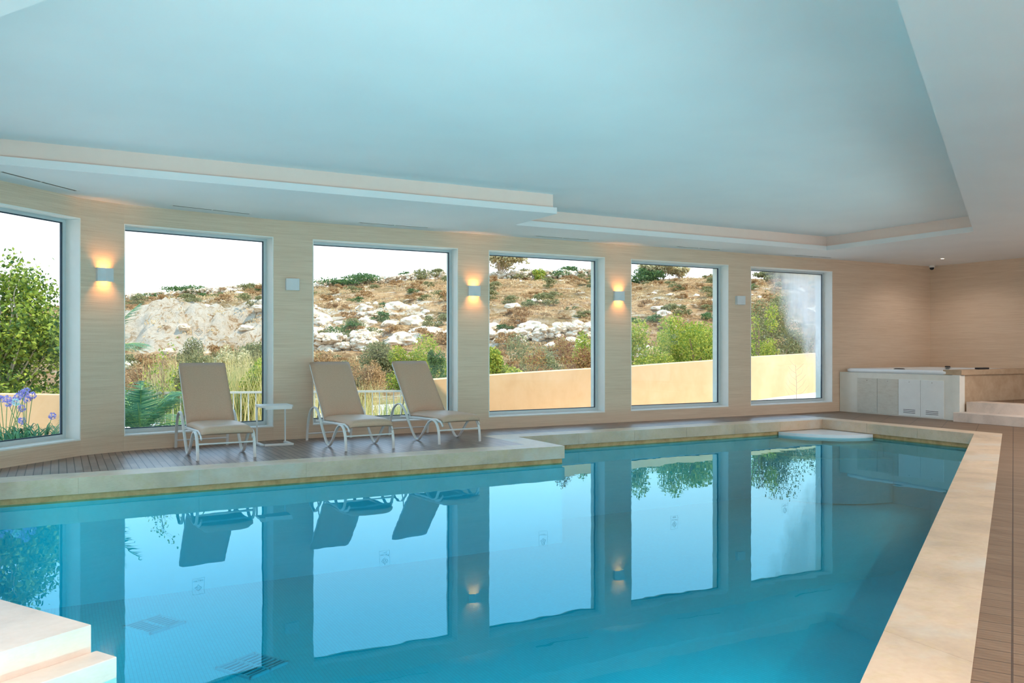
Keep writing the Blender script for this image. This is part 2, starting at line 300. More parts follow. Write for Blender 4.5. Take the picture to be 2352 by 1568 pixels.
p2 = Vector((X2r, YW)); q2 = ap(a2l); nn = Vector((-(q2 - p2).y, (q2 - p2).x)).normalized(); nn = nn if nn.y > 0 else -nn
seq.append((p2, q2, nn, nn, 2))
def arcpier(a0, a1, n=6):
    for i in range(n):
        b0 = a0 + (a1 - a0) * i / n; b1 = a0 + (a1 - a0) * (i + 1) / n
        seq.append((ap(b0), ap(b1), Vector((math.cos(b0), math.sin(b0))), Vector((math.cos(b1), math.sin(b1))), 0))
def arcwin(a0, a1, k):
    p, q = ap(a0), ap(a1); m = (a0 + a1) / 2; n_ = Vector((math.cos(m), math.sin(m))); seq.append((p, q, n_, n_, k))
arcpier(a2l, a1r); w1 = 2.3 / AR; arcwin(a1r, a1r + w1, 1); arcpier(a1r + w1, a1r + w1 + .12, 2)
a7 = min(a1r + w1 + .12 + .42, math.pi - .05); arcwin(a1r + w1 + .12, a7, 7); arcpier(a7, math.pi, 2)
NX = Vector((-1, 0)); yy = 7.8
for k, (l, w_) in enumerate(((.4, 0), (2.3, 8), (.5, 0), (2.3, 9), (.5, 0), (2.3, 10), (2.5, 0))):  # unseen windows added in the left wall to bring in daylight
    seq.append((Vector((-2, yy)), Vector((-2, yy - l)), NX, NX, w_)); yy -= l
WALL_IN = [tuple(s_[0]) for s_ in seq] + [(-2, yy)]
ROOM = WALL_IN + [(6.5, yy), (17.6, 4.5)]
# window wall ---------------------------------------------------------------
wb = MB(); wl = MB()
def piece(mb, s_, z0, z1):
    p, q, n0, n1, _ = s_; a = [p, q, q + n1 * TH, p + n0 * TH]
    vs = [(x.x, x.y, z) for z in (z0, z1) for x in a]
    mb.add(vs, [(3, 2, 1, 0), (4, 5, 6, 7)], 1); mb.add(vs, [(1, 0, 4, 5)], 0); mb.add(vs, [(0, 3, 7, 4), (2, 1, 5, 6), (3, 2, 6, 7)], 1)
for s_ in seq:
    mb = wl if s_[2] == NX and s_[0].x < -1.99 else wb
    if s_[4]: piece(mb, s_, -.7, ZB); piece(mb, s_, ZT, H + .7)
    else: piece(mb, s_, -.7, H + .7)
tag(wb.build('wall_back', [M['wall'], M['render']]), kind='structure'); tag(wl.build('wall_left', [M['wall'], M['render']]), kind='structure')
w_ = MB(); w_.prism([(17.6, 4.5), (17.9, 4.4), (17.9, 12.85), (17.6, 12.85)], -.7, H + .7, 0); tag(w_.build('wall_right', M['wall']), kind='structure')
wf = MB(); Q0, Q1 = Vector((17.6, 4.5)), Vector((6.5, yy)); dq = (Q1 - Q0).normalized(); nq = Vector((-dq.y, dq.x)); nq = nq if nq.y < 0 else -nq; fl_len = (Q1 - Q0).length; front = []
s0 = 0.
for k, (l, w_n) in enumerate(((.5, 0), (2.6, 11), (.4, 0), (2.6, 12), (.4, 0), (2.6, 13), (.4, 0), (2.6, 14), (fl_len - 12.1, 0))): front.append((Q0 + dq * s0, Q0 + dq * (s0 + l), nq, nq, w_n)); s0 += l  # rear windows, out of view, added for more daylight inside
s0 = 6.5
for k, (l, w_n) in enumerate(((.5, 0), (3.2, 15), (.6, 0), (3.2, 16), (1.0, 0))): front.append((Vector((s0, yy)), Vector((s0 - l, yy)), Vector((0, -1)), Vector((0, -1)), w_n)); s0 -= l  # two more added windows, also unseen, for daylight
for s_ in front:
    if s_[4]: piece(wf, s_, -.7, ZB); piece(wf, s_, ZT, H + .7)
    else: piece(wf, s_, -.7, H + .7)
tag(wf.build('wall_front', [M['wall'], M['render']]), kind='structure')

def txt_mesh(body, size):
    cu = bpy.data.curves.new('lettering', 'FONT'); cu.body = body; cu.size = size; cu.align_x = 'CENTER'; cu.space_character = 1.25
    o = bpy.data.objects.new('lettering', cu); COL.objects.link(o); bpy.context.view_layer.update()
    me = bpy.data.meshes.new_from_object(o.evaluated_get(bpy.context.evaluated_depsgraph_get())); vs = [tuple(x.co) for x in me.vertices]; fs = [tuple(p.vertices) for p in me.polygons]
    bpy.data.objects.remove(o); return vs, fs
T1, T2 = txt_mesh('SALINI', .040), txt_mesh('RESORT', .018)
def emblem():                                  # local: x right as read from OUTSIDE, z up, thin in y
    mb = MB(); th = .0012
    def ln(x0, z0, x1, z1, w=.0016):
        d = Vector((x1 - x0, z1 - z0)); n_ = Vector((-d.y, d.x)).normalized() * w
        P = [(x0 + n_.x, z0 + n_.y), (x1 + n_.x, z1 + n_.y), (x1 - n_.x, z1 - n_.y), (x0 - n_.x, z0 - n_.y)]
        mb.add([(x, y, z) for y in (0, th) for x, z in P], [(0, 1, 2, 3), (7, 6, 5, 4), (0, 4, 5, 1), (1, 5, 6, 2), (2, 6, 7, 3), (3, 7, 4, 0)])
    a, b = .085, .12
    for q in ((-a, -b, a, -b), (a, -b, a, b), (a, b, -a, b), (-a, b, -a, -b)): ln(*q, .0011)
    c = .035
    for q in ((0, c - .055, .055, c), (.055, c, 0, c + .055), (0, c + .055, -.055, c), (-.055, c, 0, c - .055)): ln(*q, .0022)
    for q in ((-.027, c - .027, .0, c), (.027, c + .027, 0, c), (-.028, c + .008, -.010, c + .018), (-.028, c + .008, -.020, c - .012), (.028, c - .008, .010, c - .018), (.028, c - .008, .02, c + .012), (-.018, c + .037, .012, c + .012), (.018, c - .037, -.012, c - .012)): ln(*q, .0019)
    for (vs, fs), z in ((T1, -.075), (T2, -.103)): mb.add([(x, th, y + z) for x, y, _ in vs], fs); mb.add([(x, 0, y + z) for x, y, _ in vs], [f[::-1] for f in fs])
    return mb
for s_ in seq + front:
    p, q, n0, n1, k = s_
    if not k: continue
    W_ = (q - p).length; c = (p + q) / 2; t_ = (p - q).normalized(); nrm = Vector((-t_.y, t_.x)); nrm = nrm if nrm.dot(n0) > 0 else -nrm
    rt = Vector((nrm.y, -nrm.x)); rz = math.atan2(rt.y, rt.x)                      # local x = to the right seen from inside, local y = outward
    root = empty('window_%d' % k, (c.x, c.y, ZB), rz); tag(root, kind='structure'); h = ZT - ZB; w2 = W_ / 2
    mb = MB(); e = .012                        # lining of the reveal
    mb.box(-w2, -w2 + e, 0, .24, e, h - e); mb.box(w2 - e, w2, 0, .24, e, h - e); mb.box(-w2, w2, 0, .24, h - e, h); mb.build('reveal_lining', M['trim'], root)
    mb = MB(); mb.box(-w2, w2, -.004, .24, -.005, .014, bev=.003); mb.build('window_sill', M['trim'], root)
    mb = MB(); f0, f1, y0, y1 = e, .058, .215, .262
    for a in ((-w2 + f0, -w2 + f1, y0, y1, .014, h - f0), (w2 - f1, w2 - f0, y0, y1, .014, h - f0), (-w2 + f1, w2 - f1, y0, y1, h - .05, h - f0), (-w2 + f1, w2 - f1, y0, y1, .014, .07)): mb.box(*a)
    fr = mb.build('window_frame', M['alu'], root); mb = MB(); g = .012
    for a in ((-w2 + f1, -w2 + f1 + g, y0 + .012, y1 - .01, .07, h - .05), (w2 - f1 - g, w2 - f1, y0 + .012, y1 - .01, .07, h - .05), (-w2 + f1, w2 - f1, y0 + .012, y1 - .01, h - .05 - g, h - .05), (-w2 + f1, w2 - f1, y0 + .012, y1 - .01, .07, .07 + g)): mb.box(*a)
    mb.build('glazing_gasket', M['gasket'], fr)
    mb = MB(); mb.box(-w2 + f1, w2 - f1, .236, .244, .07, h - .05); pane = mb.build('pane', M['glass_h'] if k == 6 else M['glass'], root)
    if k < 7: em = emblem().build('etched_emblem', M['emblem'], pane, (0.02, .2352, 1.33)); em.rotation_euler.z = math.pi

# floor, coping, pool basin, water -------------------------------------------
fl = MB(); fl.sheet([tuple(Vector(p)) for p in ROOM][::-1], [COPE[::-1]], 0, True, 1)
fo = fl.build('floor', [M['deck'], M['deck2']]); tag(fo, kind='structure')
for p in fo.data.polygons:
    pass
# boards of the window strip lie on the slab in front of the windows
stp = [s_[0] for s_ in seq if s_[0].y > 9.0 and s_[0].x < 13.3]
poly = [(13.0, YW)] + [tuple(p) for p in stp if p.x < 13] + [(-1.40, 9.4), COPE[4], COPE[3], COPE[2], (13.0, 11.5)]
seen = []
for p in poly:
    if not seen or (Vector(p) - Vector(seen[-1])).length > .02: seen.append(tuple(p))
sb = MB(); sb.prism(seen, .0, .004, 0); tag(sb.build('floor_window_strip', M['deck']), kind='structure')
cp = MB()
for i in range(len(POOL)):
    j = (i + 1) % len(POOL); a, b, c, d = POOL[i], POOL[j], COPE[j], COPE[i]
    L_ = (Vector(b) - Vector(a)).length; n = max(1, round(L_ / 1.15))
    for k in range(n):
        s0, s1 = k / n, (k + 1) / n; g = .0015 / L_; lerp = lambda P, Q, s: tuple(Vector(P).lerp(Vector(Q), s))
        P0, P1, Q1, Q0 = lerp(a, b, s0 + (g if k else 0)), lerp(a, b, s1 - (g if k < n - 1 else 0)), lerp(d, c, s1 - (g if k < n - 1 else 0)), lerp(d, c, s0 + (g if k else 0))
        cp.prism([P0, P1, Q1, Q0], -.165, .005, 1 if i in (5, 6) else 0)
tag(cp.build('trim_1', [M['stone'], M['stone2']]), kind='structure')          # stone coping round the pool
IN = offset_poly(POOL, .025); bs = MB(); n = len(IN)
for i in range(n):
    a, b = IN[i], IN[(i + 1) % n]
    bs.add([(*a, -.165), (*b, -.165), (*b, ZW - .02), (*a, ZW - .02)], [(0, 1, 2, 3)], 1); bs.add([(*a, ZW - .02), (*b, ZW - .02), (*b, -1.32), (*a, -1.32)], [(0, 1, 2, 3)], 0)
bs.sheet(IN, [], -1.32, True, 2); bo = bs.build('pool_basin', [M['tilew'], M['strip'], M['tiles']]); tag(bo, kind='structure')
wt = MB(); wt.prism(offset_poly(POOL, .028), -1.325, ZW); tag(wt.build('pool_water', M['water']), 'still turquoise water filling the indoor pool, reflecting the windows', 'water', kind='stuff')
# entry steps in the near left corner
se = empty('pool_entry_steps', (Hc.x, Hc.y, -1.3), math.atan2(u.y, u.x)); tag(se, 'pale stone steps going down into the pool at its near left corner', 'steps')
for k in range(4):
    mb = MB(); mb.box(-1.58, .0 + .03 * (k == 0), -.16 * (k + 1), -.16 * k, -.0, 1.3 - .133 - .20 * k if k else 1.3 - .128, bev=.006); mb.build('step', M['stone2'], se)
# near-left stone platform (part of the coping) has its riser in the same pale stone
# added underwater lamps, hidden from view, throwing teal light on ceiling and water
for i, (p, d_, e_) in enumerate([(A_ + u * t_, v, k_) for t_, k_ in ((-.9, 34), (.2, 46), (1.8, 36), (4.2, 26), (7.2, 30), (9.6, 26))] + [(Jc - v * 2.5, u, 14), (Vector((-1.0, 8.2)), Vector((1, 0)), 16)]):
    q = p + d_ * .03; root = empty('added_underwater_lamp', (q.x, q.y, -.72), math.atan2(d_.y, d_.x) - PI2); tag(root, 'added round underwater fill lamp, unseen, in the near wall of the pool', 'added pool lamp', 'added underwater fill lamps along the pool wall')
    mb = MB(); mb.lathe([(.10, 0), (.10, .02), (.13, .02), (.13, 0)], 24); o = mb.build('fill_lamp_ring', M['trim'], root); o.rotation_euler = (-PI2, 0, 0)
    ld = bpy.data.lights.new('pool_fill_lamp', 'SPOT'); ld.energy = e_ * 1.45; ld.color = (.80, .97, 1); far_ = p == A_ + u * 4.2 or p == A_ + u * 7.2 or p == A_ + u * 9.6; ld.spot_size = R(110 if far_ else 165); ld.spot_blend = .5; ld.shadow_soft_size = .08
    o = bpy.data.objects.new('pool_fill_lamp', ld); COL.objects.link(o); o.parent = root; o.location = (0, .10, 0); o.rotation_euler = (R(128 if far_ else 92), 0, 0)
# round corner platform
pc = (12.6, 11.1); mb = MB(); nA = 24
root = empty('corner_step', (12.6, 11.1, -1.3)); tag(root, 'low rounded white mosaic platform in the far corner of the pool, just above the water', 'platform')
for nm, r0, z0, z1, mt in (('platform_top', 1.12, 1.05, 1.3 + ZW + .055, 'spa'), ('underwater_step', 1.32, .70, 1.3 + ZW - .10, 'tiles'), ('lower_step', 1.52, .0, .75, 'tiles')):
    mb = MB(); mb.prism([(0, 0)] + [(r0 * math.cos(R(180 + 90 * i / nA)), r0 * math.sin(R(180 + 90 * i / nA))) for i in range(nA + 1)], z0, z1); mb.build(nm, M['tilew' if mt == 'tiles' else mt], root)
# floor grates
def grate(px, py, w, l, lab, rot):
    zf = -1.32; d = 1930 * (HE - zf) / (py - 798); x, y = spot(px, d); r = empty('pool_grate', (x, y, zf), rot); tag(r, lab, 'grate', 'grates in the pool floor')
    mb = MB(); t = .018
    mb.box(-w, w, -l, -l + t, 0, .02); mb.box(-w, w, l - t, l, 0, .02); mb.box(-w, -w + t, -l, l, 0, .02); mb.box(w - t, w, -l, l, 0, .02); mb.box(-t * .6, t * .6, -l, l, 0, .02)
    k = 8
    for i in range(1, k): y_ = -l + 2 * l * i / k; mb.box(-w, w, y_ - .008, y_ + .008, 0, .017)
    mb.build('grate_bars', M['grate'], r); mb = MB(); mb.box(-w + .005, w - .005, -l + .005, l - .005, .0, .003); mb.build('drain_opening', M['slot'], r)
grate(356, 1436, .20, .20, 'square slotted grate on the pool floor, the further one near the left edge', R(30.8)); grate(580, 1530, .21, .21, 'square slotted grate on the pool floor nearest the bottom of the view', R(30.8))

# ceiling with its recessed tray ---------------------------------------------
TR = [(12.95, 8.34), (12.95, 11.30), (6.1, 11.2), (6.1, 9.98), (-.75, 9.98)]
TR = [tuple(A_ + u * ((12.95 - A_.x) / u.x) + v * .02), (12.95, 11.30), (6.1, 11.2), (6.1, 9.98), (-1.1, 9.98), tuple(Hc + v * 2.3 + u * .13), tuple(Hc + u * .13 + v * .1), tuple(Hc - u * 1.2 + v * .1), (.0, .3)]
TR[8] = tuple(A_ - u * 2.7); TR[7] = tuple(Vector(TR[8]) + v * 3.0)
TO = offset_poly(TR, .04); ce = MB(); HT = H + .27
ce.sheet([tuple(p) for p in ROOM], [TR], H, False, 0); n = len(TR)
for i in range(n):
    j = (i + 1) % n; a, b, c, d = TR[i], TR[j], TO[j], TO[i]
    ce.add([(*a, H), (*b, H), (*b, H + .085), (*a, H + .085)], [(0, 1, 2, 3)], 0); ce.add([(*a, H + .085), (*b, H + .085), (*c, H + .085), (*d, H + .085)], [(0, 1, 2, 3)], 0)
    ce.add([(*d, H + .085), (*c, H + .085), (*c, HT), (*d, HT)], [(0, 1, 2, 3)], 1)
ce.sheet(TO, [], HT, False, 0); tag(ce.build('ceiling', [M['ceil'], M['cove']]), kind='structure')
rf = MB(); rf.prism([tuple(Vector(s_[0]) + s_[2] * TH) for s_ in seq] + [(-2.45, yy - .6), (6.8, yy - .6), (18.3, 4.1), (18.3, 12.85)], H + .34, H + .72); tag(rf.build('roof', M['roof']), kind='structure')

# slot diffusers in the ceiling ----------------------------------------------
def diffuser(p, q, lab):
    p, q = Vector(p), Vector(q); c = (p + q) / 2; d = q - p; l = d.length / 2; r = empty('slot_diffuser', (c.x, c.y, H), math.atan2(d.y, d.x)); tag(r, lab, 'air vent', 'slot diffusers in the ceiling by the windows')
    mb = MB(); w = .035
    mb.box(-l, l, -w, -w * .55, -.003, .0); mb.box(-l, l, w * .55, w, -.003, 0); mb.box(-l, -l + .02, -w, w, -.003, 0); mb.box(l - .02, l, -w, w, -.003, 0); mb.box(-.008, .008, -w, w, -.003, 0); mb.build('diffuser_frame', M['trim'], r)
    mb = MB(); mb.box(-l + .02, l - .02, -w * .55, w * .55, -.0026, .0); mb.build('slot', M['dark'], r)
for p, q, lab in (((-.54, 10.37), (.20, 11.24), 'curved-end slot air vent in the ceiling above the leftmost window'), ((1.3, 11.78), (2.36, 12.03), 'slot air vent in the ceiling above the second window from the left'), ((3.94, 12.08), (5.06, 12.08), 'slot air vent in the ceiling above the third window from the left'),
                  ((6.98, 12.12), (8.07, 12.12), 'slot air vent in the ceiling above the fourth window from the left'), ((10.0, 12.16), (11.07, 12.16), 'slot air vent in the ceiling above the fifth window from the left'), ((13.02, 12.16), (14.09, 12.16), 'slot air vent in the ceiling above the misted window')): diffuser(p, q, lab)
# downlights: the first is real, the rest are added out of view for brightness
for i, (x, y, e_) in enumerate(DL):
    root = empty('ceiling_downlight', (x, y, H))
    tag(root, 'small recessed downlight glowing warm in the ceiling near the far right corner' if i == 0 else 'added recessed downlight behind the camera, unseen fill light for the room', 'ceiling light', None if i == 0 else 'added fill downlights out of view')
    mb = MB(); mb.lathe([(.032, -.001), (.034, -.006), (.05, -.007), (.052, 0)], 20); mb.build('trim_ring', M['trim'], root); mb = MB(); mb.lathe([(.0001, -.004), (.033, -.004)], 20); mb.build('lens', M['glow2'], root)
    lm = downlight(x, y, e_); lm.parent = root; lm.location = (0, 0, -.03)
# dome camera
root = empty('dome_security_camera', (17.40, 12.22, H)); tag(root, 'small white ceiling security camera with a black dome in the far corner', 'security camera')
mb = MB(); mb.lathe([(.0001, -.05), (.055, -.05), (.06, -.04), (.06, 0)], 24); mb.build('housing', M['trim'], root); mb = MB(); mb.lathe([(.0001, -.105), (.025, -.10), (.042, -.082), (.047, -.05)], 24); mb.build('dome', M['dark'], root)

# wall sconces -----------------------------------------------------------------
def sconce(x, y, rz, lit, lab):                # local y = out of the wall into the room
    root = empty('wall_sconce', (x, y, 2.275), rz); tag(root, lab, 'wall lamp', 'lit up-and-down wall lamps between the windows' if lit else 'unlit white wall lamps between the windows')
    w, dpt, h = .105, .085, .085
    P = [(-w, 0), (-w * .92, dpt * .75), (w * .15, dpt), (w, dpt * .55), (w, 0)]
    if not lit: P = [(-w, 0), (-w * .7, dpt * 1.1), (w, dpt * .75), (w, 0)]
    mb = MB(); Pi = [(x_ * .93, max(.0, y_ - .008)) for x_, y_ in P]; n = len(P)
    if lit:
        vs = [(x_, y_, z) for z in (-h, h) for x_, y_ in P] + [(x_, y_, z) for z in (-h, h) for x_, y_ in Pi]
        fs = []
        for i in range(n - 1): fs += [(i + 1, i, i + n, i + n + 1), (2 * n + i, 2 * n + i + 1, 3 * n + i + 1, 3 * n + i), (i, i + 1, 2 * n + i + 1, 2 * n + i), (n + i + 1, n + i, 3 * n + i, 3 * n + i + 1)]
        mb.add(vs, fs)
    else: mb.prism(P, -h, h)
    mb.build('sconce_shade', M['lampwhite'], root); mb = MB(); mb.box(-w * .8, w * .8, -.0, .006, -h * .8, h * .8); mb.build('wall_plate', M['trim'], root)
    if lit:
        mb = MB(); mb.lathe([(.001, -.016), (.010, -.016), (.010, .016), (.001, .016)], 12, c=(0, .035, 0)); mb.build('bulb', M['glow'], root)
        for sgn in (1, -1):
            ld = bpy.data.lights.new('sconce_lamp', 'SPOT'); ld.energy = 6.5; ld.color = (1, .40, .09); ld.spot_size = R(104); ld.spot_blend = .9; ld.shadow_soft_size = .018
            o = bpy.data.objects.new('sconce_lamp', ld); COL.objects.link(o); o.parent = root; o.location = (0, .055, sgn * .0); o.rotation_euler = (R(180) if sgn > 0 else 0, 0, 0)
as1 = arc(238); ps = ap(as1)
sconce(ps.x, ps.y, as1 + PI2, True, 'lit white wall lamp between the leftmost and second windows')
sconce(3.03, YW, math.pi, False, 'unlit white wall lamp between the second and third windows'); sconce(5.98, YW, math.pi, True, 'lit white wall lamp above the rightmost lounger')
sconce(8.87, YW, math.pi, True, 'lit white wall lamp between the fourth and fifth windows'); sconce(11.77, YW, math.pi, False, 'unlit white wall lamp between the fifth and the misted window')

# sun loungers -----------------------------------------------------------------
def smooth(pts, n=5):                          # Catmull-Rom
    P = [Vector(p) for p in pts]; P = [P[0] * 2 - P[1]] + P + [P[-1] * 2 - P[-2]]; out = []
    for i in range(1, len(P) - 2):
        for k in range(n):
            t = k / n; a, b, c, d = P[i - 1], P[i], P[i + 1], P[i + 2]
            out.append(.5 * ((2 * b) + (c - a) * t + (2 * a - 5 * b + 4 * c - d) * t * t + (3 * b - a - 3 * c + d) * t ** 3))
    return out + [P[-2]]
def cushion(prof, w, th, sag=0):               # strip of padding following prof (list of (y,z)), thickness th upward normal
    mb = MB(); P = [Vector((0, y, z)) for y, z in prof]; n = len(P); cols = 12; vs = []
    for side in (1, 0):
        for i, p in enumerate(P):
            t = (P[min(i + 1, n - 1)] - P[max(i - 1, 0)]).normalized(); nr = Vector((0, -t.z, t.y)); nr = nr if nr.z > 0 or abs(nr.z) < 1e-6 else -nr
            for k in range(cols + 1):
                s = -1 + 2 * k / cols; e = 1 - abs(s) ** 10; q = th * (.35 + .65 * e) if side else 0
                ee = min(1, min(i, n - 1 - i) / 2 + .55); d = sag * (1 - s * s)
                vs.append(p + Vector((s * w / 2, 0, 0)) + nr * (q * (ee if side else 1)) - nr * d)
    m_ = (cols + 1); N = n * m_; fs = []
    for i in range(n - 1):
        for k in range(cols):
            a = i * m_ + k; fs += [(a, a + m_, a + m_ + 1, a + 1), (N + a, N + a + 1, N + a + m_ + 1, N + a + m_)]
    for i in range(n - 1):
        for k in (0, cols): a = i * m_ + k; f = (a, N + a, N + a + m_, a + m_); fs.append(f if k == 0 else f[::-1])
    for k in range(cols):
        for i in (0, n - 1): a = i * m_ + k; f = (a, a + 1, N + a + 1, N + a); fs.append(f if i == 0 else f[::-1])
    mb.add(vs, fs, 0, True); return mb
def lounger():                                 # origin under the front feet, local +y towards the foot end (front), rear feet at y=-1.52
    root = empty('sun_lounger'); w = .335; o = -1.52
    side = [(0, 0), (.02, .14), (.07, .31), (.16, .44), (.30, .50), (.42, .475), (.53, .38), (.66, .21), (.80, .06), (.88, .016), (.95, .03), (1.05, .12), (1.16, .235), (1.25, .30), (1.34, .325), (1.43, .295), (1.49, .21), (1.515, .10), (1.52, 0)]
    for sx_ in (-1, 1):
        mb = MB(); mb.tube([(sx_ * w, o + p.x, p.y) for p in smooth([(a, b, 0) for a, b in side], 4)], 1, 10, sec=(.019, .010)); mb.build('side_frame', M['white'], root)
        mb = MB(); mb.tube([(sx_ * (w - .035), o + .30, .305), (sx_ * (w - .035), o + 1.40, .335), (sx_ * (w - .035), o + 1.50, .31), (sx_ * (w - .035), o + 1.56, .25)], 1, 10, sec=(.010, .016)); mb.build('seat_rail', M['white'], root)
    for nm, y, z, r in (('front_stretcher', o + 1.50, .19, .011), ('rear_stretcher', o + .015, .10, .011), ('seat_crossbar', o + 1.40, .30, .012), ('middle_crossbar', o + .60, .30, .010)):
        mb = MB(); mb.tube([(-w, y, z), (w, y, z)], r, 10); mb.build(nm, M['white'], root)
    by, bz, ty, tz = o + .60, .335, o - .0, 1.115
    mb = MB(); hw = .295
    pts = [(-hw, by, bz)] + [(-hw, by + (ty - by) * t, bz + (tz - bz) * t) for t in (.3, .7, .97)] + [(-hw + .03, ty, tz), (hw - .03, ty, tz)] + [(hw, by + (ty - by) * t, bz + (tz - bz) * t) for t in (.97, .7, .3)] + [(hw, by, bz)]
    mb.tube(pts, .012, 8); mb.build('backrest_frame', M['white'], root)
    mb = MB(); bw = w - .05
    for sx_ in (-1, 1): mb.tube([(sx_ * bw, by - .22, bz + .27), (sx_ * bw, by - .30, .31)], .008, 8)
    mb.tube([(-bw, by - .30, .31), (bw, by - .30, .31)], .008, 8); mb.build('reclining_strut', M['chrome'], root)
    bp = [(by + (ty - by) * t + .008, bz + .03 + (tz - bz - .02) * t) for t in [i / 10 for i in range(11)]][::-1]
    cushion(bp, .60, .045).build('backrest_cushion', M['fabric'], root)
    sp = [(by + .0, bz + .025)] + [(o + s_, .335 + .012 * math.sin((s_ - .6) / .95 * math.pi)) for s_ in (.68, .8, .95, 1.1, 1.25, 1.36, 1.45, 1.50)] + [(o + 1.545, .322), (o + 1.56, .30)]
    cushion(sp, .61, .062, -.008).build('seat_cushion', M['fabric'], root)
    return root
LG = lounger(); G_ = 'beige sun loungers on the poolside deck'
tag(LG, 'beige sun lounger with white frame, furthest left, beside the small side table', 'sun lounger', G_)
def place(o, fl_, fr_):                        # put the front feet where they stand
    a, b = Vector(fl_), Vector(fr_); c = (a + b) / 2; d = b - a; o.location = (c.x, c.y, .004); o.rotation_euler.z = math.atan2(d.y, d.x) + math.pi
place(LG, (1.46, 10.58), (2.13, 10.61))
l2 = copy_tree(LG); tag(l2, 'beige sun lounger with white frame, the middle one, just right of the side table', 'sun lounger', G_); place(l2, (3.28, 10.62), (3.96, 10.67))
l3 = copy_tree(LG); tag(l3, 'beige sun lounger with white frame, furthest right, nearest the jut of the pool coping', 'sun lounger', G_); place(l3, (4.66, 10.76), (5.33, 10.84))
# side table
root = empty('side_table', (2.64, 11.84, .004)); tag(root, 'small white metal C-shaped side table standing between two loungers', 'side table'); w, dp = .22, .19
mb = MB(); mb.prism([(-w + .06, -dp), (w - .02, -dp), (w, -dp + .02), (w, dp), (-w, dp), (-w, -dp + .05)], .525, .555); mb.build('table_top', M['white'], root)
mb = MB(); mb.box(-w + .06, w - .02, -dp - .002, -dp + .006, .50, .552); mb.build('front_lip', M['white'], root)
for x_ in (-w + .02, w - .03): mb = MB(); mb.box(x_ - .010, x_ + .010, dp - .03, dp - .01, .02, .53, bev=.003); mb.build('post', M['white'], root)
mb = MB(); mb.box(-w + .05, w, -dp - .02, -dp + .03, 0, .03, bev=.006); mb.box(w - .05, w, -dp, dp, 0, .026, bev=.005); mb.box(-w, -w + .05, -dp + .03, dp, 0, .026, bev=.005); mb.build('base_frame', M['white'], root)

# spa corner --------------------------------------------------------------------
X0, Y0, Y1 = 14.6, 9.70, 12.4
root = empty('spa_surround', (X0, Y0, 0)); tag(root, 'boxed-in spa surround of pale stone in the far right corner', 'spa surround')
mb = MB(); mb.box(0, .16, 0, 2.69, 0, .835); mb.box(.16, .30, .3, 2.4, 0, .835); mb.build('front_wall', M['spastone'], root)
mb = MB(); mb.box(.16, 2.98, -.0, .18, 0, .84); mb.build('side_wall', M['brownwall'], root)
mb = MB(); mb.box(.30, 2.98, 2.45, 2.69, 0, .84); mb.box(2.7, 2.98, .18, 2.45, 0, .84); mb.build('back_ledge', M['spastone'], root)
mb = MB(); mb.box(.02, 2.98, -.03, .34, .842, .935, bev=.006); mb.build('side_ledge', M['brownwall'], root)
mb = MB(); mb.box(-.012, .02, -.012, .13, .0, .84); mb.build('corner_post', M['spastone'], root)
ds = [2.24, 1.755, 1.27, .785, .30]
for i in range(4):
    a, b = ds[i], ds[i + 1]; mb = MB(); mb.box(-.012, .0, b + .004, a - .004, .02, .725, bev=.002); d_ = mb.build('access_door', M['vein'] if i < 2 else M['panel'], root)
    if i < 2: d_['label'] = 'veined beige stone door'
    else: d_['label'] = 'plain white stone door with slots'
    mb = MB(); mb.lathe([(.0001, .012), (.008, .010), (.010, 0)], 12, c=(0, 0, 0)); k_ = mb.build('knob', M['chrome'], d_); k_.location = (-.012, (a + b) / 2, .68); k_.rotation_euler = (0, -PI2, 0)
    if i >= 2:
        mb = MB()
        for z in (.075, .105, .135): mb.box(-.0135, -.011, (a + b) / 2 - .13, (a + b) / 2 + .13, z, z + .009)
        mb.build('vent_slot', M['dark'], d_)
# tub
def rrect(x0, x1, y0, y1, r, n=6):
    P = []
    for cx, cy, a0 in ((x1 - r, y1 - r, 0), (x0 + r, y1 - r, 90), (x0 + r, y0 + r, 180), (x1 - r, y0 + r, 270)):
        for i in range(n + 1): a = R(a0 + 90 * i / n); P.append((cx + r * math.cos(a), cy + r * math.sin(a)))
    return P
tub = empty('spa_tub', (X0, Y0, .836)); tag(tub, 'white acrylic whirlpool tub set into the stone surround', 'hot tub')
mb = MB(); loops = []
for (ins, z, r) in ((.02, -.01, .16), (-.0, .002, .16), (-.03, .02, .17), (-.03, .06, .17), (0, .082, .16), (.10, .085, .15), (.24, .075, .3), (.30, .0, .3), (.36, -.35, .3), (.5, -.62, .25), (.9, -.66, .1)):
    loops.append([(x, y, z) for x, y in rrect(.03 + ins, 2.70 - ins, .22 + ins, 2.56 - ins, max(.05, r))])
n = len(loops[0]); vs = [p for l in loops for p in l]
mb.add(vs, [(i * n + k, i * n + (k + 1) % n, (i + 1) * n + (k + 1) % n, (i + 1) * n + k) for i in range(len(loops) - 1) for k in range(n)], 0, True); mb.add(loops[-1], [tuple(range(n))], 0); mb.build('shell', M['spa'], tub)
mb = MB(); mb.lathe([(.0001, .018), (.09, .016), (.12, .006), (.125, 0)], 24); o = mb.build('control_panel', M['dark'], tub, (.14, 1.36, .086)); o.scale = (.55, 1, 1)
mb = MB(); mb.lathe([(.0001, .03), (.05, .028), (.06, 0)], 20); mb.build('headrest', M['dark'], tub, (2.45, 1.9, .085))
mb = MB(); mb.box(0, .30, 0, .10, 0, .035, bev=.008); o = mb.build('folded_cloth', M['dark'], None, (15.35, 9.79, .936)); tag(o, 'small dark flat object lying on the brown ledge beside the spa tub', 'box'); o.name = 'dark_tray'
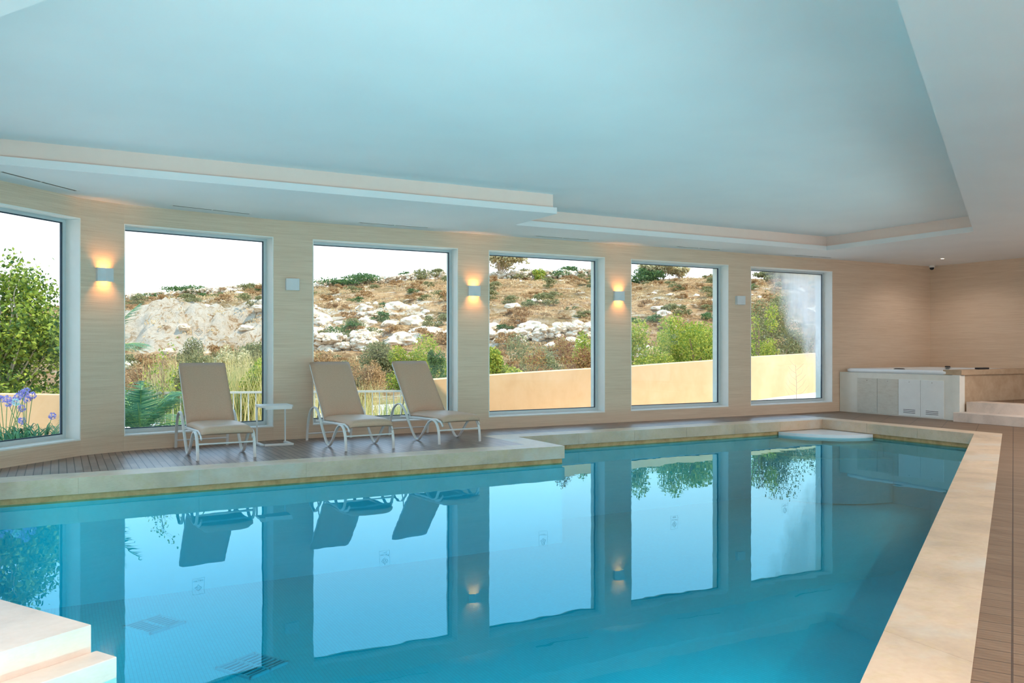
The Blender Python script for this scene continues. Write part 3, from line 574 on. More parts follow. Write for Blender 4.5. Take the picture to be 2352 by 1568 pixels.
# steps up beside the spa
root = empty('platform_steps', (14.36, 9.66, 0)); tag(root, 'two pale stone steps up to the platform right of the spa', 'steps')
mb = MB(); mb.box(0, .42, -4.2, .0, 0, .17, bev=.006); mb.build('lower_step', M['stone2'], root); mb = MB(); mb.box(.38, .85, -4.2, .0, .0, .35, bev=.006); mb.build('upper_step', M['stone2'], root)
mb = MB(); mb.box(.85, 3.2, -4.2, .0, 0, .345); mb.build('platform_floor', M['deck2'], root)

# ------------------------------------------------------------ outside
rnd = random.Random(7); nrs = np.random.RandomState(3)
ln_ = lambda x, xs, ys: float(np.interp(x, xs, ys))
WALLX = [850, 985, 1125, 1449, 1640, 1724, 1868, 2100]; WALLD = [13.9, 14.9, 15.9, 18.9, 21.2, 22.5, 25.0, 33.0]; WALLT = [.74, .77, .82, .92, 1.02, 1.09, 1.17, 1.3]
mb = MB(); pts = [(px, d, t) for px, d, t in zip(WALLX, WALLD, WALLT)][1:]
def garden_wall(pts, name, lab, hgt=1.25, th=.22):
    mb = MB(); n = len(pts); P = [Vector(spot(a, b)) for a, b, _ in pts]; vs = []
    for i, p in enumerate(P):
        d = (P[min(i + 1, n - 1)] - P[max(i - 1, 0)]).normalized(); nr = Vector((-d.y, d.x)); t = pts[i][2]
        vs += [(p.x, p.y, t - hgt), (p.x, p.y, t), (*(p + nr * th), t + .01), (*(p + nr * th), t - hgt)]
    fs = [(i * 4 + a, i * 4 + 4 + a, i * 4 + 4 + (a + 1) % 4, i * 4 + (a + 1) % 4) for i in range(n - 1) for a in range(4)] + [(0, 1, 2, 3), (n * 4 - 1, n * 4 - 2, n * 4 - 3, n * 4 - 4)]
    mb.add(vs, fs); o = mb.build(name, M['orange']); tag(o, lab, 'garden wall'); return o
fine = []
for i in range(len(pts) - 1):
    for k in range(6): t = k / 6; fine.append(tuple(pts[i][j] * (1 - t) + pts[i + 1][j] * t for j in range(3)))
fine.append(pts[-1])
garden_wall(fine, 'garden_wall', 'long ochre rendered garden wall outside the windows on the right')
garden_wall([(-420, 12.6, .62), (-150, 12.2, .63), (0, 12.4, .66), (150, 12.9, .62), (205, 13.2, .62)], 'garden_wall', 'short ochre rendered garden wall behind the lilac flowers, left window')
# terrace ground: strips from the facade outwards
def tz(p):
    r_ = math.atan2(p.x, p.y) - PHI; px = 1176 + 1930 * math.tan(max(-1.2, min(1.2, r_))); return ln_(px, WALLX, WALLT) - 1.16 if px > 850 else -.42
tg = MB(); gv = []; gc = [(Vector((24, YW + TH - .01)), NY), (Vector((20, YW + TH - .01)), NY)] + [(s_[0] + s_[2] * (TH - .01), s_[2]) for s_ in seq if s_[0].y > 8 or s_[0].x > -1.9] + [(Vector((-2.44, 7.8)), NX), (Vector((-2.44, -4)), NX)]
for p, n_ in gc:
    for d in (0, 1, 2, 3.5, 5, 7, 9, 12): q = p + n_ * d; gv.append((q.x, q.y, tz(q)))
tg.add(gv, [(i * 8 + k, i * 8 + k + 1, (i + 1) * 8 + k + 1, (i + 1) * 8 + k) for i in range(len(gc) - 1) for k in range(7)])
go = tg.build('terrace_ground', M['pave']); tag(go, kind='structure')
# hill ---------------------------------------------------------------------------
RX = [-600, 0, 285, 480, 600, 720, 860, 960, 1020, 1130, 1240, 1350, 1450, 1560, 1640, 1724, 1868, 2200, 2800]
RY = [745, 712, 692, 676, 664, 661, 652, 642, 639, 640, 637, 633, 645, 638, 639, 640, 641, 650, 660]
from mathutils import noise as mn
DR = 76.0
def hz(px, d):
    zr = HE + (798 - ln_(px, RX, RY)) * DR / 1930; cl = ln_(px, [-600, 250, 330, 560, 640, 760, 2800], [.3, .6, 1, 1, .75, .15, 0]); x, y = spot(px, d)
    a = ln_(d, [18, 24, 30, 38, 44, 46, 47.5, 50, 60, DR, 84, 130], [-.6, -.6, -.2, .10 * zr, .17 * zr, .22 * zr, .40 * zr, .60 * zr, .80 * zr, zr, zr - .6, zr - 6])
    b = ln_(d, [18, 24, 30, 38, 45, 55, 65, DR, 84, 130], [-.6, -.6, -.1, .13 * zr, .34 * zr, .58 * zr, .80 * zr, zr, zr - .5, zr - 6]); z = a * cl + b * (1 - cl)
    s = mn.fractal(Vector((x * .09, y * .09, 0)), 1, 2, 5); s2 = mn.fractal(Vector((x * .5, y * .5, 3)), 1, 2, 4); k = min(1, max(0, (d - 24) / 14)); kr = .35 if abs(d - DR) < 5 else 1
    st = z / .62 + s * 1.2; fr = st - math.floor(st); z += (.62 * (1 / (1 + math.exp(-(fr - .5) * 12)) - fr)) * .8 * k * kr * (1 if d < 72 else .3)
    rm = cl * math.exp(-((d - 48) / 4.2) ** 2)
    if rm > .02: z += rm * (1.5 * mn.fractal(Vector((x * .28, y * .28, 9)), 1, 2, 5) + .7 * abs(mn.noise(Vector((x * .8, y * .8, 5)))) + .35 * abs(mn.noise(Vector((x * 1.9, y * 1.9, 7)))))
    return z + (s * .22 + s2 * .12) * k * kr
hcols = np.linspace(-560, 2760, 520); hd = np.concatenate([np.linspace(18, 40, 40), np.linspace(40.3, 80, 200), np.linspace(82, 128, 12)]); vs = []
for px in hcols:
    for d in hd: vs.append((*spot(px, d), hz(px, d)))
nd = len(hd); hb = MB(); hb.add(vs, [(i * nd + k, (i + 1) * nd + k, (i + 1) * nd + k + 1, i * nd + k + 1) for i in range(len(hcols) - 1) for k in range(nd - 1)], 0, True)
ho = hb.build('hillside', M['hill']); tag(ho, kind='structure')
at_ = ho.data.attributes.new('outcrop', 'FLOAT', 'POINT'); vals = []
for px in hcols:
    cl = ln_(px, [-600, 250, 300, 590, 640, 700, 730, 940, 1010, 2800], [0, .6, 1, 1, .55, .3, .75, .7, .1, 0])
    for d in hd: vals.append(cl * math.exp(-((d - ln_(px, [285, 600, 720, 950], [47.5, 48, 49, 51])) / 5.0) ** 2))
at_.data.foreach_set('value', vals)
rt = MB(); rt.add([(-30, yy - .3, -.12), (6.6, yy - .3, -.12), (6.6, -40, -.12), (-30, -40, -.12), (60, -40, -.12), (60, 4.2, -.12), (17.9, 4.2, -.12)], [(0, 3, 2, 1), (1, 2, 4, 5, 6)]); tag(rt.build('rear_bounce_terrace', M['pave']), kind='structure')  # added unseen pale paving that bounces sunlight up to the ceiling
gpl = MB(); gpl.box(-350, 400, -200, 500, -7, -1.5); tag(gpl.build('valley_ground', M['soil']), kind='structure')

# plants ---------------------------------------------------------------------------
def leaves(mb, C, N, size, rs, asp=2.0, m=0, droop=0):    # diamond leaves at centres C
    n = len(C); a = rs.normal(size=(n, 3)); a[:, 2] -= droop; a /= np.linalg.norm(a, axis=1)[:, None]; b = rs.normal(size=(n, 3)); b -= a * (a * b).sum(1)[:, None]; b /= np.linalg.norm(b, axis=1)[:, None]
    s = size * rs.uniform(.6, 1.3, n)[:, None]; c = np.cross(a, b); P = np.stack([C - a * s, C + b * s / asp + c * s * .15, C + a * s, C - b * s / asp + c * s * .15], 1).reshape(-1, 3)
    mb.add([tuple(p) for p in P], [(4 * i, 4 * i + 1, 4 * i + 2, 4 * i + 3) for i in range(n)], m)
def blobs(rs, n, rx, ry, rz, k, shell=.75, zc=None):    # k sub-clumps in an ellipsoid, leaves near each clump's surface
    cc = rs.normal(size=(k, 3)); cc /= np.linalg.norm(cc, axis=1)[:, None]; cc *= rs.uniform(.35, .8, (k, 1)); cr_ = rs.uniform(.26, .48, k); idx = rs.randint(0, k, n); d = rs.normal(size=(n, 3)); d /= np.linalg.norm(d, axis=1)[:, None]
    P = cc[idx] + d * cr_[idx][:, None] * (rs.uniform(0, 1, (n, 1)) ** .4) * 1; P = P * np.array([rx, ry, rz]); P[:, 2] += rz * .9 if zc is None else zc; P[:, 2] = np.abs(P[:, 2]); return P
def bush(name, leaf, n, r, h, size, k=9, seed=1, trunk=True, asp=2.0, bark='bark', zc=None, crown='foliage'):
    rs = np.random.RandomState(seed); root = empty(name); C = blobs(rs, n, r, r, h / 2, k, zc=zc); q_ = np.percentile(np.abs(C[:, :2]), 96); C[:, :2] *= r / q_; C[:, 2] *= h / np.percentile(C[:, 2], 98.5); mb = MB(); leaves(mb, C, n, size, rs, asp); mb.build(crown, L[leaf], root)
    if trunk:
        mb = MB(); rr = random.Random(seed); z0 = (zc if zc else h * .45)
        for i in range(6): t = C[rr.randrange(n)]; q = Vector(t); mb.tube(smooth([(0, 0, -.3), (q.x * .25 + rr.uniform(-.05, .05), q.y * .25, q.z * .45), (q.x * .7, q.y * .7, q.z * .85), q], 3), [.035 * h * (1 - .07 * j) / 2 for j in range(10)], 5, cap=False)
        mb.build('stems', M[bark], root)
    return root
def put(o, px, d, z=None, rz=0, sc=1): x, y = spot(px, d); o.location = (x, y, hz(px, d) if z is None else z); o.rotation_euler.z = rz; o.scale = (sc, sc, sc) if isinstance(sc, (int, float)) else sc; return o
def ztop(px, y, d): return HE + (798 - y) * d / 1930
# scattered scrub on the hill: three kinds, copied
scrub = [bush('scrub_bush', 'brown', 900, .62, .62, .060, 7, 11, False), bush('scrub_bush', 'olive', 900, .66, .70, .060, 7, 12, False), bush('scrub_bush', 'dark', 900, .75, .72, .060, 8, 13, False)]
def where(px, d):
    w_ = 'second' if px < 650 else 'third' if px < 1080 else 'fourth' if px < 1420 else 'fifth' if px < 1698 else 'rightmost'
    q_ = 'hill foot' if d < 42 else 'lower slope' if d < 50 else 'middle slope' if d < 62 else 'upper slope'
    x0, x1 = {'second': (285, 617), 'third': (719, 1027), 'fourth': (1125, 1358), 'fifth': (1449, 1634), 'rightmost': (1724, 1868)}[w_]; f = (px - x0) / (x1 - x0)
    return '%s, %s part of the %s window' % (q_, 'left' if f < .33 else 'middle' if f < .67 else 'right', w_)
SL = ['low dry brown scrub bush dotted over the sunlit hillside', 'low olive green scrub bush dotted over the sunlit hillside', 'low dark green scrub bush dotted over the sunlit hillside']; SG = ['brown scrub bushes on the hillside', 'olive scrub bushes on the hillside', 'dark scrub bushes on the hillside']
used = [0, 0, 0]; cnt = 0
while cnt < 250:
    px = rnd.uniform(270, 1900); d = 33 + 37 * rnd.random() ** .8
    if 300 < px < 625 and 44 < d < 52 and rnd.random() < .85 or (700 < px < 880 and abs(d - 39.5) < 1.4) or (1110 < px < 1390 and abs(d - 42) < 1.5): continue
    k = rnd.choices((0, 1, 2), (6, 4, 1))[0]; o = scrub[k] if not used[k] else copy_tree(scrub[k]); used[k] = 1; s = rnd.uniform(.5, 1.15); put(o, px, d, hz(px, d) - .06, rnd.uniform(0, 6.28), (s, s, s * rnd.uniform(.7, 1.1))); q_ = where(px, d); tag(o, ('low dry brown', 'low olive green', 'low dark green')[k] + ' scrub bush on the ' + q_, 'bush', SG[k].split(' on ')[0] + ' on the ' + q_); cnt += 1
for nm, lf, cnt_, sz, lab in (('dry_grass', 'grass', 16000, .095, 'dry golden grass covering the hillside'), ('low_scrub', 'brown', 20000, .075, 'low brown undergrowth covering the hillside')):
    C = []; rq = np.random.RandomState(cnt_)
    while len(C) < cnt_:
        px = rq.uniform(262, 1905); d = 31 + 45 * rq.uniform() ** .75; x, y = spot(px, d)
        if mn.noise(Vector((x * .35, y * .35, sz * 50))) > (-.05 if nm == 'dry_grass' else .08): z = hz(px, d); C += [(x + rq.normal() * .18, y + rq.normal() * .18, z + rq.uniform(.0, .14)) for _ in range(5)]
    mb = MB(); leaves(mb, np.array(C), 0, sz, rq, 3.0); tag(mb.build(nm, L[lf]), lab, 'grass' if nm == 'dry_grass' else 'undergrowth', kind='stuff')
# boulders
def boulder(seed, flat=.55):
    bm = bmesh.new(); bmesh.ops.create_icosphere(bm, subdivisions=3, radius=1)
    for v_ in bm.verts:
        n_ = mn.fractal(v_.co * 1.1 + Vector((seed, 0, 0)), 1, 2, 3); c_ = mn.cell(v_.co * 1.7 + Vector((seed * 3, 0, 0))); v_.co = v_.co * (1 + .35 * n_ + .10 * c_); v_.co.z *= flat
    mb = MB(); mb.add([v_.co[:] for v_ in bm.verts], [[x.index for x in f.verts] for f in bm.faces], 0, False); bm.free(); return mb
rk = [boulder(s).build('limestone_boulder', M['rock']) for s in (1, 5, 9)]; used = [0] * 3
for i in range(170):
    if i < 70: px = rnd.gauss(840, 110); d = rnd.uniform(40, 52)
    else: px = rnd.uniform(280, 1880); d = rnd.uniform(36, 73)
    if not 280 < px < 1890 or (700 < px < 880 and abs(d - 39.5) < 1.3) or (1110 < px < 1390 and abs(d - 42) < 1.4): continue
    k = rnd.randrange(3); o = rk[k] if not used[k] else rk[k].copy()
    if used[k]: COL.objects.link(o)
    used[k] = 1; s = rnd.uniform(.2, .55) * (1.4 if i < 25 else 1) * (.6 if d > 53 else 1); put(o, px, d, hz(px, d) - .05, rnd.uniform(0, 6.28), (s * 1.2, s, s * rnd.uniform(.8, 1.4))); q_ = where(px, d); z_ = 'large' if s > .5 else 'medium' if s > .3 else 'small'; tag(o, z_ + ' pale limestone boulder on the ' + q_, 'rock', z_ + ' limestone boulders on the ' + q_)
# dry-stone walls on the ridge
def stone_wall(x0, x1, d0, hgt, lab, seed, n, zf=None):
    rr = random.Random(seed); mb = MB(); protos = [boulder(seed + q, .8) for q in range(4)]
    for i in range(n):
        t = rr.random(); px = x0 + (x1 - x0) * t; d = d0 + rr.uniform(-.35, .35); x, y = spot(px, d); z = hz(px, d) + rr.random() * hgt; s = rr.uniform(.10, .24); pr = protos[rr.randrange(4)]
        Mx = Matrix.Translation((x, y, z)) @ Matrix.Rotation(rr.uniform(0, 6), 4, 'Z') @ Matrix.Diagonal((s * 1.3, s, s, 1)); mb.add([Mx @ Vector(q) for q in pr.v], pr.f)
    tag(mb.build('dry_stone_wall', M['rock']), lab, 'stone wall')
stone_wall(285, 640, 74.5, .55, 'rough dry-stone wall along the ridge beyond the second window', 21, 260)
stone_wall(715, 1035, 74.5, .6, 'rough dry-stone wall along the ridge beyond the third window', 31, 260)
stone_wall(1120, 1380, 73.5, .7, 'rough dry-stone wall along the ridge beyond the fourth window', 41, 230)
stone_wall(715, 860, 39.5, .8, 'heap of pale rubble stones low on the slope beyond the third window', 51, 150)
stone_wall(1120, 1380, 42.0, .6, 'broken dry-stone wall low on the slope beyond the fourth window', 61, 200)
# ridge shrubs and trees
def mound(px0, px1, ytop, d, leaf, lab, seed, n=3000, name='ridge_bush'):
    d += .2
    c = (px0 + px1) / 2; w = 1.25 * (px1 - px0) / 2 * d / 1930; z0 = hz(c, d) - .2; h = ztop(c, ytop, d) - z0; o = bush(name, leaf, n, w, h * 1.05, .10, 12, seed, False); put(o, c, d, z0, seed); tag(o, lab, 'bush'); return o
mound(352, 474, 660, 75, 'dark', 'broad dark green mound of a bush on the skyline, second window', 71)
mound(752, 846, 632, 75, 'dark', 'domed green bush on the skyline at the left of the third window', 72); mound(955, 1018, 621, 75, 'olive', 'grey-green bush on the skyline right of the small round tree', 73)
mound(1172, 1232, 622, 74, 'olive', 'low olive bush on the skyline beside the pale tree', 74, 1800); mound(1228, 1250, 620, 72, 'bright', 'small bright green bush on the skyline, fourth window', 75, 700)
mound(1262, 1342, 615, 74, 'dark', 'wide green bush on the skyline at the right of the fourth window', 76); mound(1440, 1500, 622, 72, 'dark', 'dark round bush on the skyline at the left of the fifth window', 77)
mound(1745, 1800, 622, 72, 'olive', 'olive bush on the skyline at the left of the misted window', 78); mound(1790, 1868, 626, 75, 'pale', 'pale bush on the skyline at the right of the misted window', 79); mound(1620, 1650, 632, 74, 'olive', 'low bush on the skyline at the right edge of the fifth window', 80, 800)
def tree(px, d, ytop, rpx, leaf, lab, seed, n=2500, k=14, bark='barkpale', size=.11, thin=.75, base=None):
    z0 = (hz(px, d) if base is None else base) - .1; h = ztop(px, ytop, d) - z0; r = rpx * d / 1930; rs = np.random.RandomState(seed); root = empty('tree'); rr = random.Random(seed); tips = []
    mb = MB(); top = h * .55
    for i in range(k):
        a = rr.uniform(0, 6.28); q = Vector((math.cos(a) * r * rr.uniform(.25, .95), math.sin(a) * r * rr.uniform(.25, .95), rr.uniform(.5, .95) * h)); tips.append(q)
        mb.tube(smooth([(rr.uniform(-.05, .05), 0, 0), (q.x * .12, q.y * .12, h * .22), (q.x * .55, q.y * .55, q.z * .7), q], 4), [h * .022 * (1 - .06 * j) for j in range(13)], 5, cap=False)
    mb.build('trunk_and_branches', M[bark], root); mb = MB(); idx = rs.randint(0, k, n); T = np.array([tuple(t) for t in tips]); dlt = rs.normal(size=(n, 3)) * np.array([r * .2, r * .2, h * .085]) * thin * 1.3
    leaves(mb, T[idx] + dlt, n, size, rs, 2.2); mb.build('foliage', L[leaf], root); x, y = spot(px, d); root.location = (x, y, z0); tag(root, lab, 'tree'); return root
tree(1152, 74, 580, 50, 'pale', 'tall pale loose-crowned tree on the skyline at the left of the fourth window', 91, 5200, size=.15); tree(932, 77.5, 626, 16, 'dark', 'small umbrella-shaped tree alone on the skyline, third window', 92, 700, 8)
for i, (px, yt, rp_) in enumerate(((1492, 609, 30), (1524, 604, 30), (1560, 612, 22))): tree(px, 73, yt, rp_, 'pale', ['leftmost of three pale ridge trees beyond the fifth window', 'middle and tallest of three pale ridge trees beyond the fifth window', 'rightmost of three pale ridge trees beyond the fifth window'][i], 93 + i, 2400, 10, size=.14)
# shrubs in the valley behind the garden wall
def shrub(px, d, ytop, rpx, leaf, lab, seed, n=5000, size=.05, k=12, base=None, asp=2.0, cat='bush'):
    z0 = (ln_(px, WALLX, WALLT) - 1.2 if base is None else base); h = ztop(px, ytop, d) - z0; r = rpx * d / 1930; o = bush('leafy_shrub', leaf, int(n * 2.3), r, h, size * .62, k, seed, True, asp); x, y = spot(px, d); o.location = (x, y, z0); tag(o, lab, cat); return o
shrub(1600, 23.5, 745, 85, 'bright', 'large bright green leafy shrub above the ochre wall, right half of the fifth window', 101, 9000, .06, 18); shrub(1480, 22, 752, 55, 'bright', 'tall yellow-green shrub above the ochre wall, left side of the fifth window', 102, 3800, .06, 14)
shrub(1790, 28.6, 690, 72, 'olive', 'tall loose olive green shrub above the ochre wall, misted window', 103, 5600, .06, 22); shrub(1745, 26, 712, 36, 'bright', 'narrow loose shrub at the left edge of the misted window', 104, 1500, .055, 9)
shrub(1150, 19, 812, 48, 'bright', 'bright feathery green shrub above the left end of the wall, fourth window', 105, 3600, .06); shrub(1290, 21, 788, 62, 'red', 'reddish green shrub above the ochre wall, fourth window', 106, 4200, .05); shrub(1350, 23, 772, 42, 'bright', 'green shrub at the right side of the fourth window above the wall', 107, 3000, .05)
shrub(1225, 26, 782, 60, 'olive', 'grey olive shrub in the middle of the fourth window', 108, 4200, .06)
shrub(870, 31, 792, 66, 'olive', 'big olive green shrub behind the middle lounger, third window', 109, 5000, .07, base=-.6); shrub(960, 30, 786, 58, 'bright', 'yellow-green shrub behind the third lounger, third window', 110, 4200, .07, base=-.6); shrub(1008, 24, 812, 28, 'dark', 'dark bluish green shrub at the right edge of the third window', 111, 2600, .05, base=-.5)
shrub(832, 23, 836, 40, 'brown', 'brown dry shrub between the middle and right lounger backs', 112, 3000, .045, base=-.6); shrub(740, 33, 812, 40, 'brown', 'dry brown shrub above the middle lounger, left of third window', 113, 2400, .07, base=-.5)
shrub(470, 30, 790, 60, 'olive', 'olive shrub behind the reeds, second window', 114, 4200, .07, base=-.6); shrub(560, 31, 794, 66, 'olive', 'dull green shrub behind the right-hand reeds, second window', 115, 4200, .07, base=-.6); shrub(330, 26, 830, 56, 'brown', 'dry tangled shrub behind the palm, second window', 116, 2800, .05, base=-.6)
shrub(588, 17.6, 838, 30, 'bright', 'feathery green shrub close behind the railing at the right edge of the second window', 121, 1800, .05, base=-.6); shrub(455, 18.5, 822, 40, 'olive', 'green shrub rising behind the back of the leftmost lounger', 122, 2600, .05, base=-.6); shrub(535, 21, 806, 36, 'pale', 'pale feathery shrub among the reeds, second window', 123, 1800, .06, base=-.6)
# reeds and grasses: clumps of upright blades
def clump(name, leaf, n, h, spread, lean, w, seed):
    rr = random.Random(seed); mb = MB()
    for i in range(n):
        a = rr.uniform(0, 6.28); x, y = rr.gauss(0, spread), rr.gauss(0, spread); hh = h * rr.uniform(.55, 1.05); l = lean * rr.uniform(.2, 1); dx, dy = math.cos(a), math.sin(a); px_, py_ = -dy, dx; V = []
        for k in range(5): t = k / 4; c = (x + dx * l * hh * t * t, y + dy * l * hh * t * t, hh * t - .35 * l * hh * t ** 3); ww = w * (1 - t * .95); V += [(c[0] - px_ * ww, c[1] - py_ * ww, c[2]), (c[0] + px_ * ww, c[1] + py_ * ww, c[2])]
        mb.add(V, [(2 * k, 2 * k + 1, 2 * k + 3, 2 * k + 2) for k in range(4)])
    root = empty(name); mb.build('blades', L[leaf], root); return root
R1 = clump('reed_clump', 'reed', 170, 2.0, .30, .40, .012, 1); R2 = clump('reed_clump', 'reedg', 150, 1.7, .28, .55, .014, 2)
first = [1, 1]
for i in range(34):
    px = rnd.uniform(395, 640); d = rnd.uniform(16.8, 25); k = i % 2; src = (R1, R2)[k]; o = src if first[k] else copy_tree(src); first[k] = 0; put(o, px, d, -.65, rnd.uniform(0, 6), rnd.uniform(.75, 1.1))
    q_ = ('close behind' if d < 20 else 'well beyond') + ' the railing, ' + ('left of' if px < 450 else 'behind' if px < 500 else 'right of') + ' the leftmost lounger back'; tag(o, ('tall dry yellow reeds ' if k == 0 else 'tall green reeds ') + q_, 'reeds', ('yellow' if k == 0 else 'green') + ' reed clumps ' + q_)
for i in range(16):
    px = rnd.uniform(700, 985); d = rnd.uniform(16.5, 24); k = (i + 1) % 2; o = copy_tree((R1, R2)[k]); put(o, px, d, -.65, rnd.uniform(0, 6), rnd.uniform(.42, .68)); tag(o, ('short dry yellow grass tuft' if k == 0 else 'short green grass tuft') + ' seen through the railing, third window', 'grass', 'grass tufts beyond the railing, third window')
# railing
def railing(x0, x1, d0, d1, lab, zt=.60):
    a, b = Vector(spot(x0, d0)), Vector(spot(x1, d1)); root = empty('metal_railing', (a.x, a.y, -.42), math.atan2((b - a).y, (b - a).x)); l = (b - a).length; tag(root, lab, 'railing')
    mb = MB(); mb.box(0, l, -.02, .02, zt + .42 - .035, zt + .42); mb.build('top_rail', M['rail'], root); mb = MB(); mb.box(0, l, -.015, .015, .08, .11); mb.build('bottom_rail', M['rail'], root); n = int(l / .12); src = None
    for i in range(n + 1):
        if src is None: mb = MB(); mb.box(-.008, .008, -.008, .008, .0, zt + .39); src = mb.build('baluster', M['rail'], root); o = src
        else: o = src.copy(); COL.objects.link(o)
        o.location = (l * i / n, 0, 0)
railing(255, 985, 14.0, 14.8, 'cream metal railing outside, running behind the three loungers', .605)
# palms
def frond(mb, base, az, el, ln, droop, rs, w=.42, mi=0):
    N = 34; P = []
    for i in range(N + 1):
        t = i / N; r_ = ln * (t - .12 * droop * t * t); z = ln * (math.sin(el) * t - droop * t * t * .55); h_ = math.cos(el) * r_; P.append(Vector((base[0] + math.cos(az) * h_, base[1] + math.sin(az) * h_, base[2] + z)))
    for i in range(4, N):
        t = i / N; d = (P[i + 1] - P[i]).normalized(); sd_ = d.cross(Vector((0, 0, 1))).normalized(); le = w * ln * math.sin(math.pi * min(1, t * .85 + .12)) * .8
        for s in (-1, 1):
            q = P[i] + (sd_ * s * .8 + d * .65 + Vector((0, 0, -.25 + rs.uniform(-.1, .1)))).normalized() * le; wv = d * .012; mb.add([P[i] - wv, P[i] + wv, q + Vector((0, 0, -le * .08))], [(0, 1, 2)], mi)
    return P
def palm(px, d, z, n, ln, lab, seed, name='palm'):
    root = empty(name); rs = random.Random(seed); mb = MB(); st = MB()
    for i in range(n): P = frond(mb, (0, 0, 0), 6.28 * i / n * 3 + rs.uniform(-.25, .25), rs.uniform(.25, 1.4), ln * rs.uniform(.75, 1.1), rs.uniform(.4, .9), rs); st.tube(P[::3], [.016 * (1 - .07 * j) for j in range(len(P[::3]))], 5)
    mb.build('leaflets', L['palm'], root); st.build('frond_stems', M['stem'], root); t = MB(); t.lathe([(.001, -1.2 if z > 0 else -.3), (.16, -1.2 if z > 0 else -.3), (.14, -.1), (.06, .08), (.001, .1)], 10); t.build('trunk', M['bark'], root); x, y = spot(px, d); root.location = (x, y, z); tag(root, lab, 'palm'); return root
palm(322, 13.3, .0, 26, 1.5, 'dark green fan of palm fronds in the lower left of the second window', 5); palm(205, 15.5, 1.1, 22, 1.8, 'pale palm with long fronds behind the leafy tree, leftmost window', 6)
# leafy tree in the left window
T = empty('leafy_tree'); rs = np.random.RandomState(44); rr = random.Random(44); C = []; mb = MB(); tips = []
for i in range(46):
    a = rr.uniform(0, 6.28); rad = rr.uniform(.2, 1.45); zz = rr.uniform(.5, 3.15) * (1 - .12 * rad); q = Vector((math.cos(a) * rad, math.sin(a) * rad * .8, zz)); tips.append(q)
    mb.tube(smooth([(0, 0, 0), (q.x * .2, q.y * .2, q.z * .3), (q.x * .65 + rr.uniform(-.1, .1), q.y * .65, q.z * .7), q], 4), [.035 * (1 - .07 * j) for j in range(13)], 5, cap=False)
for px_, ys in ((.62, (2.9, 3.35)), (.40, (2.8, 3.1)), (.72, (2.7, 3.0))):
    q = Vector((px_, -.2, ys[1])); mb.tube(smooth([(px_ * .5, -.1, 1.6), (px_ * .9, -.15, ys[0] - .5), (px_ * .85, -.2, ys[0]), q], 4), [.018 * (1 - .06 * j) for j in range(13)], 5, cap=False); tips += [q, q + Vector((.1, 0, -.2))]
mb.build('branches', M['barkpale'], T); Tn = np.array([tuple(t) for t in tips]); nL = 26000; idx = rs.randint(0, 46, nL); P = Tn[idx] + rs.normal(size=(nL, 3)) * np.array([.23, .24, .21])
P2 = Tn[46:][rs.randint(0, len(tips) - 46, 160)] + rs.normal(size=(160, 3)) * .07; mb = MB(); leaves(mb, np.vstack([P, P2]), 0, .042, rs, 1.7); mb.build('foliage', L['lush'], T)
x, y = spot(-35, 14.4); T.location = (x, y, -.5); T.rotation_euler.z = -PHI; tag(T, 'dense glossy green leafy tree filling the leftmost window', 'tree')
# bare twiggy branches, second window
B = empty('twiggy_sapling'); rr = random.Random(9); mb = MB(); lf = []
def twig(p, d, l, r, dep):
    pts = [p]; q = p.copy()
    for i in range(4): d = (d + Vector((rr.uniform(-.35, .35), rr.uniform(-.35, .35), rr.uniform(-.15, .3)))).normalized(); q = q + d * l / 4; pts.append(q.copy())
    mb.tube(pts, [r * (1 - .15 * i) for i in range(5)], 4, cap=False)
    if dep: [twig(pts[k], (d + Vector((rr.uniform(-1, 1), rr.uniform(-1, 1), rr.uniform(-.2, .8)))).normalized(), l * .68, r * .6, dep - 1) for k in (2, 3, 4)]
    else: lf.append(q)
twig(Vector((0, 0, -.4)), Vector((.1, 0, 1)), 1.1, .018, 4); mb.build('twigs', M['bark'], B); mb = MB(); Ln = np.array([tuple(q) for q in lf]); rs = np.random.RandomState(5); leaves(mb, Ln[rs.randint(0, len(Ln), 260)] + rs.normal(size=(260, 3)) * .04, 0, .03, rs); mb.build('foliage', L['bright'], B)
x, y = spot(312, 14.6); B.location = (x, y, -.4); tag(B, 'bare twiggy sapling with few leaves left of the lounger, second window', 'sapling')
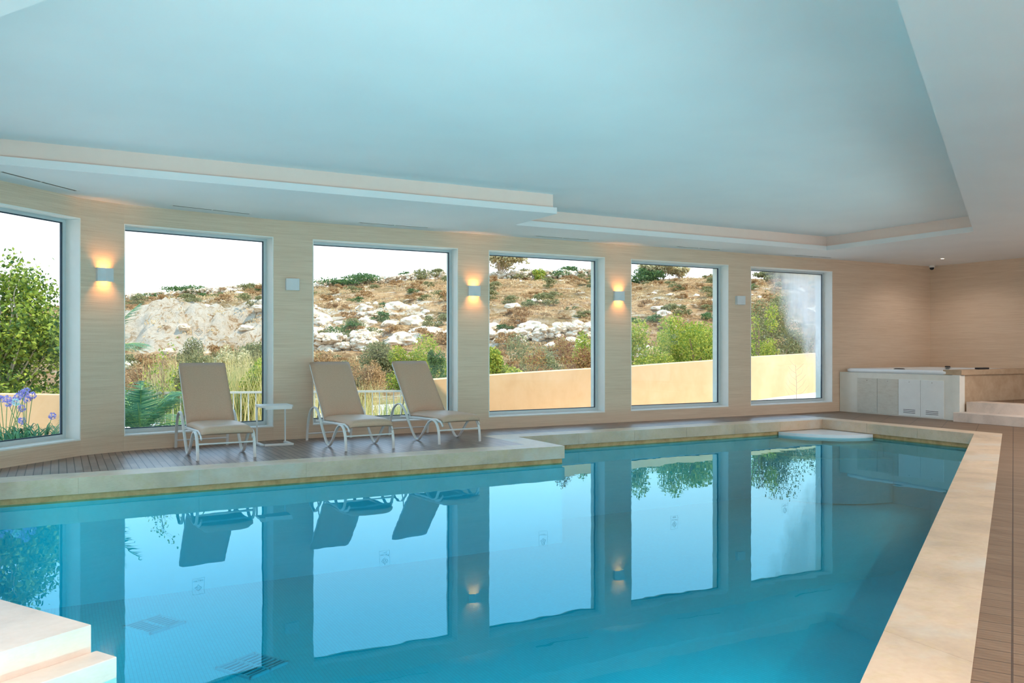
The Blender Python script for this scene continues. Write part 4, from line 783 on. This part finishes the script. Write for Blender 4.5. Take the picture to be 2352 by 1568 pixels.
# dry sapling, misted window
B = empty('dry_sapling'); mb = MB(); rr = random.Random(4); mb.tube([(0, 0, 0), (.01, 0, .5), (-.02, 0, 1.0)], [.008, .006, .003], 5)
for i in range(11):
    z = .15 + .08 * i; s = 1 if i % 2 else -1; l = .36 - .018 * i; mb.tube([(0, 0, z), (s * l * .5, rr.uniform(-.05, .05), z + l * .35), (s * l * .8, rr.uniform(-.1, .1), z + l * .8)], [.004, .003, .002], 4)
mb.build('twigs', M['barkpale'], B); x, y = spot(1829, 20.2); B.location = (x, y, -.06); B.rotation_euler.z = -PHI; tag(B, 'thin leafless sapling in front of the ochre wall, misted window', 'sapling')
# agapanthus, left window
def agapanthus(px, d, lab, seed, petals, hgt, nfl):
    root = empty('agapanthus'); rr = random.Random(seed); mb = MB()
    for i in range(46):
        a = rr.uniform(0, 6.28); l = rr.uniform(.4, .62); dx, dy = math.cos(a), math.sin(a); V = []
        for k in range(7): t = k / 6; r_ = l * t; z = .62 * l * math.sin(t * 2.3) * 1.1; w = .016 * (1 - t * .9); V += [(dx * r_ + dy * w, dy * r_ - dx * w, z), (dx * r_ - dy * w, dy * r_ + dx * w, z)]
        mb.add(V, [(2 * k, 2 * k + 1, 2 * k + 3, 2 * k + 2) for k in range(6)])
    mb.build('strap_leaves', L['strap'], root)
    for j in range(nfl):
        a = rr.uniform(0, 6.28); q = Vector((math.cos(a) * rr.uniform(.05, .28), math.sin(a) * rr.uniform(.05, .28), hgt * rr.uniform(.75, 1.05))); mb = MB(); mb.tube(smooth([(0, 0, 0), (q.x * .4, q.y * .4, q.z * .5), q], 3), .005, 5); s = mb.build('flower_stem', M['stem'], root); mb = MB(); n = 60
        rs = np.random.RandomState(seed * 10 + j); D = rs.normal(size=(n, 3)); D /= np.linalg.norm(D, axis=1)[:, None]; leaves(mb, np.array(tuple(q)) + D * .045, n, .018, rs, 2); mb.build('flower_head', L[petals], s)
    x, y = spot(px, d); root.location = (x, y, -.12); tag(root, lab, 'flowering plant')
agapanthus(12, 11.2, 'lilac-flowered agapanthus at the far left foot of the leftmost window', 3, 'lilac', .85, 7); agapanthus(58, 11.4, 'lilac-flowered agapanthus in the middle of the leftmost window', 4, 'lilac', .95, 5); agapanthus(44, 11.0, 'agapanthus with one pale greenish flower head, leftmost window', 5, 'petal', .95, 1); agapanthus(95, 11.6, 'agapanthus mostly of dark strap leaves, right in the leftmost window', 6, 'lilac', .62, 2)
